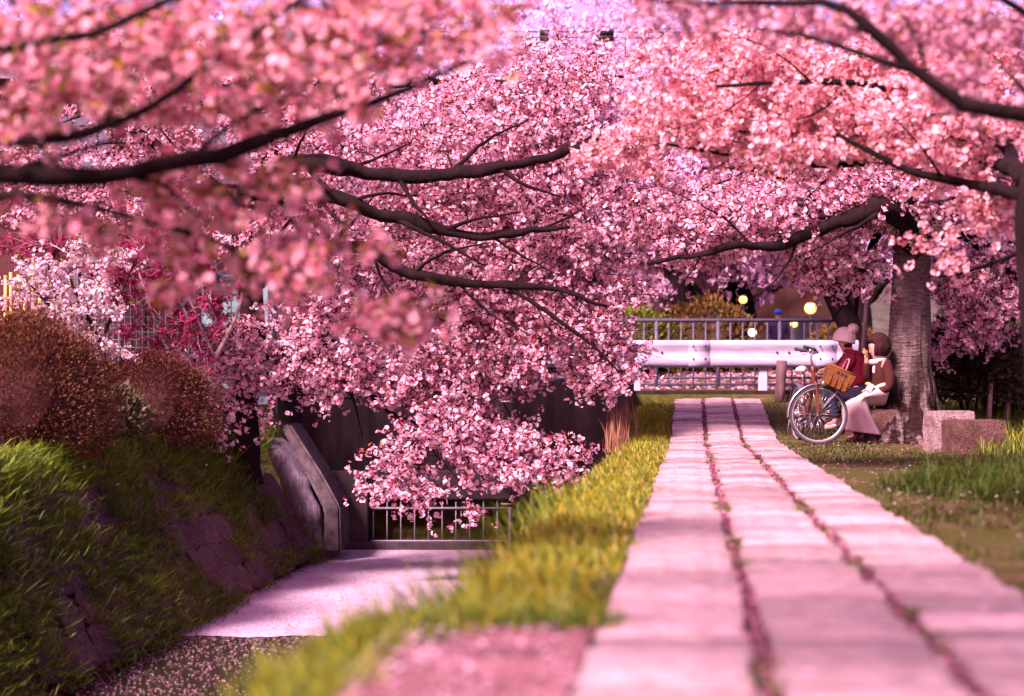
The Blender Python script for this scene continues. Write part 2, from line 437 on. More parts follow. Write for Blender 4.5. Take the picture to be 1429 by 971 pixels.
# ------------------------------------------------------------------ the stone path
path = tag(strip('path', 1.0, 25.44, 90, lambda y: path_l(y) + .01, lambda y: path_l(y) + PATH_W - .01, 0, M['soil']), kind='structure')
me = path.data
for vv in me.vertices: vv.co.z = ramp_z(vv.co.y) + .004
slab_meshes = []
def slab_mesh(k):
    bm = bmesh.new(); box_bm(bm, (0, 0, 0), (1, 1, 1))
    bmesh.ops.subdivide_edges(bm, edges=[e for e in bm.edges if abs(e.verts[0].co.z - e.verts[1].co.z) < .1], cuts=2, use_grid_fill=True)
    rr = random.Random(k)
    for vv in bm.verts:
        ed = max(abs(vv.co.x), abs(vv.co.y)) > .49
        vv.co.x += rr.uniform(-.018, .018); vv.co.y += rr.uniform(-.03, .03)
        if vv.co.z > 0: vv.co.z += rr.uniform(-.10, .10) - (.22 if ed else 0)
    bmesh.ops.bevel(bm, geom=[e for e in bm.edges if e.is_boundary is False and abs(e.calc_face_angle(0)) > .9], offset=.012, segments=1, affect='EDGES')
    return bm_mesh('paving_stone', bm)
for k in range(7):
    m_ = slab_mesh(k); m_.materials.append(M['paving']); slab_meshes.append(m_)
PD = Vector((.1045, 1, 0)).normalized(); ANG = -math.atan(.1045)
cw = PATH_W / 3
for col in range(3):
    y = 1.6 + random.uniform(0, .4)
    while y < 25.25:
        L = random.choice((.22, .26, .30, .34, .40)) * random.uniform(.9, 1.1)
        if y + L > 25.42: L = 25.42 - y
        if L < .15: break
        gap_side = .042 + .022 * random.random()
        o = bpy.data.objects.new('paving_stone', random.choice(slab_meshes)); COL.objects.link(o); o.parent = path
        yc = y + L / 2; xc = path_l(yc) + cw * (col + .5) + random.uniform(-.010, .010)
        z0, z1 = ramp_z(y), ramp_z(y + L)
        o.location = (xc, yc, (z0 + z1) / 2 + .008 + random.uniform(-.006, .008))
        o.rotation_euler = (math.atan2(z1 - z0, L) + random.uniform(-.022, .022), random.uniform(-.018, .018), ANG + random.uniform(-.012, .012))
        o.scale = (cw - gap_side, L - .034, .05)
        y += L
# petals gathered in the seams and over the stones
rg = np.random.default_rng(5)
def seam_x(y):
    k = rg.integers(1, 3, len(y)); return path_l(y) + cw * k + rg.normal(0, .016, len(y))
rz = np.vectorize(ramp_z)
v1, q1, c1 = petals_on(5200, seam_x, lambda n: rg.uniform(2.5, 25.2, n), lambda x, y: rz(y) + rg.uniform(.006, .03, len(x)), .011, (np.array((.22, .06, .09)), PK0), rg, .5)
v2, q2, c2 = petals_on(3600, lambda y: path_l(y) + rg.uniform(-.5, PATH_W + 1.6, len(y)), lambda n: rg.uniform(2.5, 25.2, n), lambda x, y: rz(y) + rg.uniform(.034, .042, len(x)), .010, (PK0, PK1), rg, .3)
v4, q4, c4 = petals_on(700, lambda y: rg.uniform(-.34, .14, len(y)), lambda n: rg.uniform(2.8, 4.5, n), lambda x, y: np.full(len(x), .034), .010, (PK0 * .6, PK1), rg, .4)
v3, q3, c3 = petals_on(5000, lambda y: rg.uniform(-3, 7, len(y)), lambda n: rg.uniform(33.7, 36.9, n), lambda x, y: .605 + (y - 33.6) / 3.4 * .42 + rg.uniform(0, .02, len(x)), .05, (PK0, PK1), rg, .4)
tag(link('fallen_petals', np_mesh('fallen_petals', np.vstack([v1, v2, v3, v4]), np.vstack([q1, q2 + len(v1), q3 + len(v1) + len(v2), q4 + len(v1) + len(v2) + len(v3)]), np.vstack([c1, c2, c3, c4])), M['petal']),
    'fallen pink petals gathered in the path seams and on the verge', 'petals', kind='stuff')
# sandy apron beside the path
sv = []; nn = 26
outer = [(-.44, 2.4), (-.38, 3.2), (-.36, 3.6), (-.29, 3.95), (-.27, 4.25), (-.16, 4.38), (-.10, 4.58), (.03, 4.52), (.16, 4.60)]
bm = bmesh.new()
vsn = [bm.verts.new((x, y, .006)) for x, y in outer] + [bm.verts.new((path_l(y) + .01, y, .006)) for y in (4.66, 3.9, 3.2, 2.4)]
bm.faces.new(vsn)
bmesh.ops.triangulate(bm, faces=bm.faces[:])
for _ in range(3): bmesh.ops.subdivide_edges(bm, edges=bm.edges[:], cuts=1, use_grid_fill=True)
for vv in bm.verts: vv.co.z += .012 + .012 * nzv(vv.co.x, vv.co.y, 5, 2)
tag(link('sand_patch', bm_mesh('sand_patch', bm), M['sand'], smooth=True), kind='structure')
# bare earth patches on the far end of the path, kerb
kb = box('kerb', (1.2, 25.52, .535), (9.0, .13, .15), M['concrete_dark'], bevel=.012); tag(kb, kind='structure')

# asphalt road behind
M['asphalt'] = simple('asphalt', (.055, .048, .052), .9, var=.3, scale=40, bmp=.5)
rv = [(-60, 25.6, .592), (60, 25.6, .592), (60, 33.4, .592), (-60, 33.4, .592)]
tag(link('road', np_mesh('road', rv, np.array([[0, 1, 2, 3]])), M['asphalt']), kind='structure')

# ------------------------------------------------------------------ grass
def blades(base, H, W, lean, up, cols, rng):
    """base (n,3); up (n,3) growth direction; returns verts, tris, cols"""
    n = len(base)
    az = rng.uniform(0, 2 * math.pi, n); side = np.stack([np.cos(az), np.sin(az), np.zeros(n)], 1)
    out = np.stack([-np.sin(az), np.cos(az), np.zeros(n)], 1)
    L = lean * rng.uniform(.2, 1.2, (n, 1)); H = H[:, None]; W = W[:, None]
    m1 = base + up * H * .55 + out * H * L * .35
    tip = base + up * H * (1 - .25 * L) + out * H * L
    v = np.stack([base - side * W, base + side * W, m1 - side * W * .8, m1 + side * W * .8, tip], 1).reshape(-1, 3)
    k = (np.arange(n) * 5)[:, None]
    t = np.concatenate([k + np.array([[0, 1, 3]]), k + np.array([[0, 3, 2]]), k + np.array([[2, 3, 4]])])
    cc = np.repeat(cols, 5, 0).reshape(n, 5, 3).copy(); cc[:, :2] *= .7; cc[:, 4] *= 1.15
    return v, t, cc.reshape(-1, 3)
def pal(n, stops, rng):
    a = np.array(stops); k = rng.integers(0, len(a), n); k2 = rng.integers(0, len(a), n); t = rng.uniform(0, 1, (n, 1))
    return (a[k] * (1 - t) + a[k2] * t) * rng.uniform(.75, 1.25, (n, 1))
GREEN = [(.060, .120, .006), (.10, .155, .008), (.035, .075, .006), (.135, .160, .012)]
YEL = [(.22, .235, .010), (.33, .31, .014), (.14, .18, .010), (.40, .33, .03)]
DRY = [(.26, .13, .06), (.20, .08, .05), (.32, .18, .09)]
MOSS = [(.045, .052, .006), (.065, .065, .007), (.085, .072, .012), (.050, .040, .008)]
def tufts(centres, per, spread, rng):
    n = len(centres); b = np.repeat(centres, per, 0)
    b = b + np.concatenate([rng.normal(0, spread, (n * per, 2)), np.zeros((n * per, 1))], 1)
    return b
def grass_obj(name, label, chunks, cat='grass'):
    vv, tt, cc, o = [], [], [], 0
    for v, t, c in chunks:
        vv.append(v); tt.append(t + o); cc.append(c); o += len(v)
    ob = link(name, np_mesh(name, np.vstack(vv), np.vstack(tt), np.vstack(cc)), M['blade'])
    return tag(ob, label, cat, kind='stuff')
# verge between the canal and the path
rg = np.random.default_rng(21)
n = 2600
y = 4.5 + 20.0 * rg.uniform(0, 1, n) ** 1.15
wl = np.array([wall_r(a) for a in y]); pl = np.array([path_l(a) for a in y])
edge = .07 * np.sin(y * 3.1) + .06 * np.sin(y * 7.3 + 1) - .02
x = wl - .02 + (pl - wl + edge + .02) * rg.uniform(0, 1, n) ** .8
tt_ = (x - wl) / (pl - wl)
z = rz(y) - .02 - .24 * np.clip(1 - tt_ / .45, 0, 1)
cen = np.stack([x, y, z], 1)
bs = tufts(cen, 16, .05, rg); tr = np.repeat(tt_, 16)
hh = np.repeat(rg.uniform(.06, .14, n) * (1.15 - .65 * np.clip(tt_, 0, 1)), 16) * rg.uniform(.5, 1.25, n * 16)
up = np.tile([[0, 0, 1.0]], (len(bs), 1)) + np.array([[-.25, -.05, 0]])
g1 = blades(bs, hh, rg.uniform(.003, .0055, len(bs)), .75, up, pal(len(bs), YEL + GREEN[:2], rg), rg)
# tall arching blades on the canal lip
n = 90; y = 4.4 + 8 * rg.uniform(0, 1, n) ** 1.5; x = np.array([wall_r(a) for a in y]) + rg.uniform(-.05, .15, n)
bs = tufts(np.stack([x, y, rz(y) - .14], 1), 9, .03, rg)
g2 = blades(bs, rg.uniform(.12, .34, len(bs)), rg.uniform(.002, .004, len(bs)), 1.3, np.tile([[-.45, 0, .85]], (len(bs), 1)), pal(len(bs), GREEN + YEL[:1], rg), rg)
n = 260; y = rg.uniform(2.6, 4.75, n); x = -.36 + .09 * (y - 3.6) - np.abs(rg.normal(0, .13, n)) + .03
bs = tufts(np.stack([x, y, np.full(n, -.03) - .25 * np.clip(-.48 - x + .1045 * (y - 3.6), 0, .4)], 1), 16, .03, rg)
g4 = blades(bs, rg.uniform(.04, .12, len(bs)), rg.uniform(.002, .004, len(bs)), 1.0, np.tile([[-.2, 0, 1.0]], (len(bs), 1)), pal(len(bs), GREEN + YEL[:2], rg), rg)
n = 60; y = rg.normal(4.62, .10, n); x = rg.uniform(-.25, .26, n)
bs = tufts(np.stack([x, y, np.full(n, -.01)], 1), 18, .035, rg)
g5 = blades(bs, rg.uniform(.03, .10, len(bs)), rg.uniform(.002, .004, len(bs)), 1.0, np.tile([[0, 0, 1.0]], (len(bs), 1)), pal(len(bs), GREEN, rg), rg)
# dry reddish stalks near the headwall
n = 70; y = rg.uniform(19.0, 22.8, n); x = np.array([wall_r(a) for a in y]) + rg.normal(.02, .08, n)
bs = tufts(np.stack([x, y, rz(y) - .08], 1), 4, .02, rg)
g3 = blades(bs, rg.uniform(.16, .46, len(bs)), rg.uniform(.004, .007, len(bs)), .25, np.tile([[0, 0, 1.0]], (len(bs), 1)), pal(len(bs), DRY, rg), rg)
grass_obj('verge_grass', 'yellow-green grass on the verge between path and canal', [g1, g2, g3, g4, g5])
# lawn on the other side
rg = np.random.default_rng(22)
n = 6400; y = 3.5 + 21.5 * rg.uniform(0, 1, n) ** .85
pr = np.array([path_l(a) for a in y]) + PATH_W
x = pr - .015 + .05 * np.sin(y * 5.3) + (rg.uniform(0, 1, n) ** 1.2) * 6.0
keep = np.array([nzv(a, b, .55, 4) + .5 * nzv(a, b, 1.7, 8) for a, b in zip(x, y)]) < .18 + .6 * (x - pr > 2.0)
x, y, pr = x[keep], y[keep], pr[keep]; n = len(x)
bs = tufts(np.stack([x, y, rz(y) - .02], 1), 10, .06, rg)
far_ = np.repeat(np.clip((x - pr - 1.2) / 2.0, 0, 1), 10)
hh = rg.uniform(.02, .055, len(bs)) * (1 + 1.6 * far_)
g1 = blades(bs, hh, rg.uniform(.003, .006, len(bs)), .9, np.tile([[0, 0, 1.0]], (len(bs), 1)), pal(len(bs), MOSS + GREEN[:1], rg), rg)
# tall bright grass round the granite blocks and behind
n = 420; y = rg.uniform(16.5, 25, n); x = 4.55 + (y - 16.5) * .12 + rg.uniform(0, 3.2, n) ** 1.1
bs = tufts(np.stack([x, y, rz(y) - .02], 1), 18, .06, rg)
g2 = blades(bs, rg.uniform(.06, .24, len(bs)), rg.uniform(.004, .007, len(bs)), .8, np.tile([[0, 0, 1.0]], (len(bs), 1)), pal(len(bs), GREEN + YEL[:2], rg), rg)
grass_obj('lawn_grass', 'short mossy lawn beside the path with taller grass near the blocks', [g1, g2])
rg = np.random.default_rng(23)
n = 150; a = rg.uniform(0, 6.28, n); r_ = np.sqrt(rg.uniform(0, 1, n)) * .75
cen = np.stack([3.12 + r_ * np.cos(a), 10.9 + 1.3 * r_ * np.sin(a), np.full(n, -.02)], 1)
bs = tufts(cen, 26, .05, rg); rr_ = np.repeat(r_, 26)
g1 = blades(bs, rg.uniform(.10, .40, len(bs)) * (1.15 - .9 * rr_), rg.uniform(.002, .004, len(bs)), 1.6, np.tile([[0, 0, 1.0]], (len(bs), 1)), pal(len(bs), GREEN[::2] + MOSS[:2], rg), rg)
grass_obj('grass_clump', 'tall arching clump of dark green grass at a tree foot', [g1])
# seams: moss tufts
rg = np.random.default_rng(24)
n = 90; y = np.concatenate([rg.uniform(3, 24.5, n // 2), rg.choice([4.4, 6.1, 9.0, 9.2, 14.5, 14.9, 15.3, 16, 18.5, 20.2], n // 2) + rg.normal(0, .16, n // 2)])
x = np.array([path_l(a) for a in y]) + cw * rg.integers(1, 3, n) + rg.normal(0, .012, n)
bs = tufts(np.stack([x, y, rz(y) + .004], 1), 34, .022, rg)
grass_obj('seam_moss', 'small green weeds growing in the seams of the stone path', [blades(bs, rg.uniform(.015, .045, len(bs)), rg.uniform(.003, .006, len(bs)), .9, np.tile([[0, 0, 1.0]], (len(bs), 1)), pal(len(bs), MOSS + GREEN, rg), rg)], 'weeds')

# ------------------------------------------------------------------ canal walls
cwall = empty('canal_wall', 'dark stone canal wall below the grassy path verge', 'wall', (wall_r(14), 14, 0))
yy = np.linspace(1, 24.4, 40); v = []
for y in yy: v += [(wall_r(y) - .02, y, -.19), (wall_r(y) - .13, y, -2.0)]
q = [(2 * k, 2 * k + 1, 2 * k + 3, 2 * k + 2) for k in range(len(yy) - 1)]
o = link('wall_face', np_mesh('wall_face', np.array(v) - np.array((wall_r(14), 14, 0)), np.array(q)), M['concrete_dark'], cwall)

bankw = empty('stone_bank', 'sloping stone bank overgrown with grass along the canal', 'stone bank', (bank_f(17), 17, WATER_Z))
B0 = np.array((bank_f(17), 17, WATER_Z))
yy = np.linspace(2, 24.3, 60); v = []
for y in yy: v += [(bank_t(y) + .02, y, .02), (bank_f(y) + .02, y, -1.98)]
o = link('bank_face', np_mesh('bank_face', np.array(v) - B0, np.array(q if False else [(2 * k, 2 * k + 1, 2 * k + 3, 2 * k + 2) for k in range(len(yy) - 1)])), M['soil'], bankw)
stone_meshes = []
for k in range(8):
    bm = bmesh.new(); bmesh.ops.create_icosphere(bm, subdivisions=2, radius=.5)
    rr = random.Random(90 + k)
    for vv in bm.verts:
        c = vv.co
        for ax, lim in ((0, .38), (1, .40), (2, .30)):
            c[ax] = max(-lim, min(lim, c[ax]))
        c += Vector((rr.uniform(-.04, .04), rr.uniform(-.04, .04), rr.uniform(-.03, .03)))
    me_ = bm_mesh('stone', bm); me_.materials.append(M['bankstone']); stone_meshes.append(me_)
slope = math.atan2(1.74, .9)                      # the bank's steepness
nb = Vector((math.sin(slope), 0, math.cos(slope)))
def on_bank(y, t, off=0):                          # t: 0 foot .. 1 top
    return Vector((bank_f(y) * (1 - t) + bank_t(y) * t, y, WATER_Z * (1 - t) + .02 * t)) + nb * off
cnt = 0
for row in range(6):
    t = .04 + row * .165
    y = 12.8 + random.uniform(0, .4)
    while y < 24.0:
        L = random.uniform(.32, .62)
        o = bpy.data.objects.new('stone', random.choice(stone_meshes)); COL.objects.link(o); o.parent = bankw
        p = on_bank(y + L / 2, min(.97, t + .085 + random.uniform(-.015, .015)), random.uniform(-.02, .015))
        o.location = p - Vector(B0)
        o.scale = (.44, L / .80, .10)
        m_ = Matrix.Rotation(slope, 4, 'Y').to_euler()
        o.rotation_euler = (random.uniform(-.10, .10), -(math.pi - slope) + random.uniform(-.06, .06) + math.pi, random.uniform(-.12, .12) + ANG)
        y += L * 1.0; cnt += 1
# grass over the bank
rg = np.random.default_rng(31)
n = 5200; y = rg.uniform(11.5, 23.9, n); t = rg.uniform(-.01, 1.06, n)
dens = np.array([nzv(a, b * 2.0, .55, 6) + .6 * nzv(a, b * 3, 1.6, 2) for a, b in zip(y, t)])
keep = (dens > -.24 + .35 * np.clip((y - 20.5) / 3, 0, 1) - .5 * (t > .85)) & ~((y > 22.2) & (t > .2) & (t < .8) & (rg.uniform(0, 1, n) < .7))
y, t = y[keep], t[keep]; n = len(y)
cen = np.array([on_bank(a, b, .03) for a, b in zip(y, t)])
PER = 15
bs = tufts(cen, PER, .07, rg); bs[:, 0] += 0
tt = np.repeat(t, PER)
sway = np.array([[.45, -.05, .55]]) + np.repeat(rg.normal(0, .22, (n, 3)), PER, 0)
hue = np.repeat(np.array([nzv(a, b * 3, .9, 14) for a, b in zip(y, t)]), PER)
cols = pal(len(bs), GREEN + YEL[2:3], rg) * (1.25 + 1.0 * hue[:, None])
g1 = blades(bs, rg.uniform(.05, .15, len(bs)) * (.8 + .6 * np.clip(tt, 0, 1)), rg.uniform(.0034, .0062, len(bs)), 1.0, sway, np.clip(cols, .01, 1), rg)
n = 3600; y = rg.uniform(12, 24.1, n); t = rg.uniform(0, .95, n)
cen = np.array([on_bank(a, b, .03) for a, b in zip(y, t)])
bs = tufts(cen, 5, .05, rg)
g2 = blades(bs, rg.uniform(.06, .24, len(bs)), rg.uniform(.002, .004, len(bs)), .8, np.tile([[.35, -.1, -.35]], (len(bs), 1)), pal(len(bs), DRY + [(.14, .05, .06)], rg), rg)
# grass on the top of the bank between hedges
n = 900; y = rg.uniform(13.2, 22.5, n); x = np.array([bank_t(a) for a in y]) - rg.uniform(-.1, 1.3, n)
bs = tufts(np.stack([x, y, np.full(n, .0)], 1), 18, .06, rg)
g3 = blades(bs, rg.uniform(.05, .20, len(bs)), rg.uniform(.003, .006, len(bs)), .9, np.tile([[.1, 0, 1.0]], (len(bs), 1)), pal(len(bs), GREEN, rg), rg)
grass_obj('bank_grass', 'green grass and dry stems hanging over the stone bank', [g1, g2, g3])

# concrete wing at the end of the bank
wing = empty('wing_wall', 'pointed concrete wing wall closing the stone bank by the culvert', 'wall', tuple(P(430, 690, 23.6)))
wo = np.array(wing.location)
out = [P(392, 596, 23.4), P(404, 590, 23.4), P(450, 662, 23.2), P(474, 706, 23.1), P(476, 772, 23.1), P(452, 772, 23.1), P(452, 712, 23.1), P(430, 668, 23.2)]
bm = bmesh.new()
fv = [bm.verts.new(Vector(p - wo)) for p in out]; f = bm.faces.new(fv)
r_ = bmesh.ops.extrude_face_region(bm, geom=[f]); ev = [g for g in r_['geom'] if isinstance(g, bmesh.types.BMVert)]
for vv in ev: vv.co += Vector((0, 1.2, 0))
bmesh.ops.recalc_face_normals(bm, faces=bm.faces[:])
bmesh.ops.bevel(bm, geom=bm.edges[:], offset=.035, segments=2, affect='EDGES')
link('coping', bm_mesh('coping', bm), simple('mossy_coping', (.065, .046, .050), .9, var=.6, scale=7, bmp=.6), wing)
M['lav'] = simple('lavender_stone', (.13, .095, .13), .8, var=.6, scale=9, bmp=.7, stretch=(3, 3, .5))
bm = bmesh.new(); bmesh.ops.create_icosphere(bm, subdivisions=4, radius=1)
bc_ = P(416, 704, 23.62) - wo
for vv in bm.verts:
    p = vv.co.copy(); p.x = max(-.9, min(.78, p.x)); p.y = max(-.7, p.y)
    p = Vector((p.x * .40, p.y * .60, p.z * .92)); p.x -= p.z * .36
    p += vv.normal * (.11 * mnoise.noise(p * 3.6) + .06 * mnoise.noise(Vector((p.x * 14, p.y * 14, p.z * 3))))
    vv.co = p + Vector(bc_)
link('boulder', bm_mesh('boulder', bm), M['lav'], wing, True)

# culvert headwall
DH = 24.9
hw = empty('culvert_headwall', 'dark stained concrete headwall with a ledge over the culvert mouth', 'headwall', tuple(P(600, 700, DH)))
ho = np.array(hw.location)
def wbox(name, px0, px1, py0, py1, D0, D1, mat, parent, o0, bevel=.01):
    a, b = P(px0, py1, D0), P(px1, py0, D0); c = (a + b) / 2; c[1] = (D0 + D1) / 2
    return box(name, c - o0, (b[0] - a[0], D1 - D0, b[2] - a[2]), mat, parent, bevel=bevel)
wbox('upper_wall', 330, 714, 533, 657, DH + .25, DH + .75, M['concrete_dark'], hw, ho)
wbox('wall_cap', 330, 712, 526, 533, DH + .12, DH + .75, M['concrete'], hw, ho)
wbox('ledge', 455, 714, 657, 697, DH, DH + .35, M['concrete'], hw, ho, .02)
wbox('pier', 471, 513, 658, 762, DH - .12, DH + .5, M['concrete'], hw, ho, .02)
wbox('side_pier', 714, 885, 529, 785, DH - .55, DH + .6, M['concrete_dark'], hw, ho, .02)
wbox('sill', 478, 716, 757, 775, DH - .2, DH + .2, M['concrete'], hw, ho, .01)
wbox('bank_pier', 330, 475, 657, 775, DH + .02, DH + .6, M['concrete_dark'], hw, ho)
wbox('back_wall', 300, 885, 560, 800, DH + 2.4, DH + 2.5, M['dark_int'], hw, ho)
wbox('notice_plate', 527, 556, 676, 689, DH - .03, DH - .012, M['white_paint'], hw, ho, 0)
for py in (560, 587, 616, 673, 702):
    a, b = P(701, py, DH + .1), P(714, py, DH - .2)
    tube('rung', [np.array((a[0], DH + .24, a[2])) - ho, np.array((a[0], DH - .1, a[2])) - ho, np.array((b[0] + .01, DH - .1, a[2])) - ho], .014, M['rod'], hw, 6)
gt = empty('culvert_grille', 'thin iron bar grille across the culvert mouth', 'grille', tuple(P(610, 757, DH + .05)))
go = np.array(gt.location)
for px in np.arange(521, 713, 19.2):
    bar('upright_bar', P(px, 698, DH + .05) - go, P(px, 757, DH + .05) - go, .0095, M['rod'], gt, 6)
bar('cross_rail', P(517, 709, DH + .03) - go, P(714, 709, DH + .03) - go, .016, M['galv'], gt)
bar('cross_rail', P(517, 755, DH + .03) - go, P(714, 755, DH + .03) - go, .016, M['galv'], gt)
wp = box('measuring_stake', tuple(P(711, 735, DH - .7)), (.04, .03, .55), M['white_paint']); tag(wp, 'short white stake standing in the canal by the pier', 'stake')

# ------------------------------------------------------------------ guard rail
gr = empty('guard_rail', 'white galvanised steel guard rail along the road edge', 'guard rail', (1.5, 25.85, .59))
go = Vector(gr.location)
zt, zb = 1.365, .955
prof = [(0, zt), (-.05, zt - .03), (-.055, zt - .09), (-.012, zt - .15), (-.012, zt - .22), (-.055, zt - .28), (-.05, zt - .37), (0, zb)]
v = []
for x in (-4.2, 5.2):
    v += [(x - go.x, a, z - go.z) for a, z in prof] + [(x - go.x, a + .012, z - go.z) for a, z in prof[::-1]]
k = len(prof) * 2
q = [(a, (a + 1) % k, k + (a + 1) % k, k + a) for a in range(k)]
link('beam', np_mesh('beam', v, np.array(q)), M['galv'], gr)
for px in (534, 711, 888, 1065, 1242):
    x = (px - 714.5) / FPX * 25.9
    box('post', (x - go.x, .09, .25), (.13, .10, .56), M['white_paint'], gr, bevel=.012)
    for dx in (.10, .28):
        for z in (zt - .185,):
            bm = bmesh.new(); bmesh.ops.create_cone(bm, cap_ends=True, segments=8, radius1=.018, radius2=.014, depth=.02, matrix=Matrix.Translation((x - go.x + dx + .1, -.022, z - go.z)) @ Matrix.Rotation(R(90), 4, 'X'))
            link('bolt', bm_mesh('bolt', bm), M['black'], gr)
for px in (625, 976, 1153):
    x = (px - 714.5) / FPX * 25.8
    v = []
    for dx in (-.16, .16): v += [(x + dx - go.x, a - .006, z - go.z) for a, z in prof] + [(x + dx - go.x, a + .004, z - go.z) for a, z in prof[::-1]]
    k = len(prof) * 2; q = [(a, (a + 1) % k, k + (a + 1) % k, k + a) for a in range(k)] + []
    link('joint_plate', np_mesh('joint_plate', v, [np.array(q), np.array([list(range(k))[::-1], list(range(k, 2 * k))])]), M['galv'], gr)
    for dx in (-.09, .09):
        for z in (zt - .09, zt - .28):
            bm = bmesh.new(); bmesh.ops.create_cone(bm, cap_ends=True, segments=8, radius1=.016, radius2=.012, depth=.02, matrix=Matrix.Translation((x - go.x + dx, -.066, z - go.z)) @ Matrix.Rotation(R(90), 4, 'X'))
            link('bolt', bm_mesh('bolt', bm), M['black'], gr)
st = tube('timber_stake', [P(1088, 566, 25.2), P(1091, 503, 25.2)], .075, M['timber'], None, 8, .2, .08); tag(st, 'dark weathered timber stake in front of the guard rail', 'stake')

# fence across the road
fn = empty('pipe_fence', 'grey steel pipe fence on the far side of the road', 'fence', (2, 34.0, .62))
fo = np.array(fn.location); DF = 34.0
fx0, fx1 = (380 - 714.5) / FPX * DF, (1182 - 714.5) / FPX * DF
for py, r_ in ((447, .038), (527, .026), (536, .026)):
    z = CAMZ - (py - 541) / FPX * DF
    bar('rail', np.array((fx0, DF, z)) - fo, np.array((fx1, DF, z)) - fo, r_, M['rail_grey'], fn)
z0, z1 = .60, CAMZ + 94 / FPX * DF
k = 0; px = 400
while px < 1180:
    x = (px - 714.5) / FPX * DF; post = (k % 5 == 0)
    bar('post' if post else 'baluster', np.array((x, DF, z0)) - fo, np.array((x, DF, z1)) - fo, .036 if post else .017, M['rail_grey'], fn, 8 if post else 6)
    px += 17.2; k += 1

# ------------------------------------------------------------------ trees
def ball(n, rng):
    return unit(n, rng) * rng.uniform(0, 1, (n, 1)) ** (1 / 2.4)
def region(px, py, rx, ry, D, rD, n, rng, slant=0):
    u = ball(n, rng)
    return np.stack([(px + u[:, 0] * rx - 714.5) / FPX * (D + u[:, 1] * rD), D + u[:, 1] * rD,
                     CAMZ - (py + u[:, 2] * ry + slant * u[:, 0] * rx - 541) / FPX * (D + u[:, 1] * rD)], 1)
def blossoms(cen, nper, rad, fr, petal, deep, rng, leaf=None, leaf_n=0, leaf_len=.04, detail=5):
    n = len(cen) * nper; c = np.repeat(cen, nper, 0)
    d = unit(n, rng); pos = c + d * rad * rng.uniform(.45, 1.05, (n, 1)); pos[:, 2] -= rad * .3
    nrm = d + .55 * unit(n, rng); nrm /= np.linalg.norm(nrm, axis=1, keepdims=True)
    t, b = frames(nrm, rng); s = fr * rng.uniform(.55, 1.3, n)
    mix = np.clip(np.repeat(rng.uniform(0, 1, len(cen)), nper) * .6 + rng.uniform(0, .4, n), 0, 1)[:, None]
    mx = mix ** 2.2 * .75; fc = petal * (1 - mx) + deep * mx
    fc = fc * rng.uniform(.88, 1.1, (n, 1))
    if detail == 5:
        ang = np.concatenate([[k * 2 * math.pi / 5 - .52, k * 2 * math.pi / 5 + .52] for k in range(5)])
        rim = pos[:, None] + (np.cos(ang)[None, :, None] * t[:, None] + np.sin(ang)[None, :, None] * b[:, None]) * s[:, None, None] + (nrm * s[:, None] * .38)[:, None]
        v = np.concatenate([pos[:, None], rim], 1).reshape(-1, 3)
        k = (np.arange(n) * 11)[:, None, None]
        tri = (k + np.array([[[0, 1 + 2 * a, 2 + 2 * a] for a in range(5)]])).reshape(-1, 3)
        cc = np.repeat(fc[:, None], 11, 1); cc[:, 0] = cc[:, 0] * .35 + deep * .65 * .9
    else:
        ang = np.array((0, 1.5, 3.2, 4.7)); rim = pos[:, None] + (np.cos(ang)[None, :, None] * t[:, None] + np.sin(ang)[None, :, None] * b[:, None]) * s[:, None, None] + (nrm[:, None] * (s[:, None] * np.array((.3, 0, .3, 0))[None])[..., None])
        v = rim.reshape(-1, 3); k = (np.arange(n) * 4)[:, None, None]
        tri = (k + np.array([[[0, 1, 2], [0, 2, 3]]])).reshape(-1, 3)
        cc = np.repeat(fc[:, None], 4, 1)
    cc = cc.reshape(-1, 3)
    if leaf_n:
        m = int(len(cen) * leaf_n); ci = rng.integers(0, len(cen), m)
        p = cen[ci] + unit(m, rng) * rad * .8; d = unit(m, rng); d[:, 2] = np.abs(d[:, 2]) * .6; d /= np.linalg.norm(d, axis=1, keepdims=True)
        t, _ = frames(d, rng); L = leaf_len * rng.uniform(.6, 1.3, (m, 1))
        lv = np.stack([p + t * L * .24, p + d * L, p - t * L * .24], 1).reshape(-1, 3)
        lt = np.arange(m * 3).reshape(-1, 3) + len(v)
        lc = np.repeat(pal(m, leaf, rng), 3, 0)
        v = np.vstack([v, lv]); tri = np.vstack([tri, lt]); cc = np.vstack([cc, lc])
    return v, tri, cc
NTRI = [0]
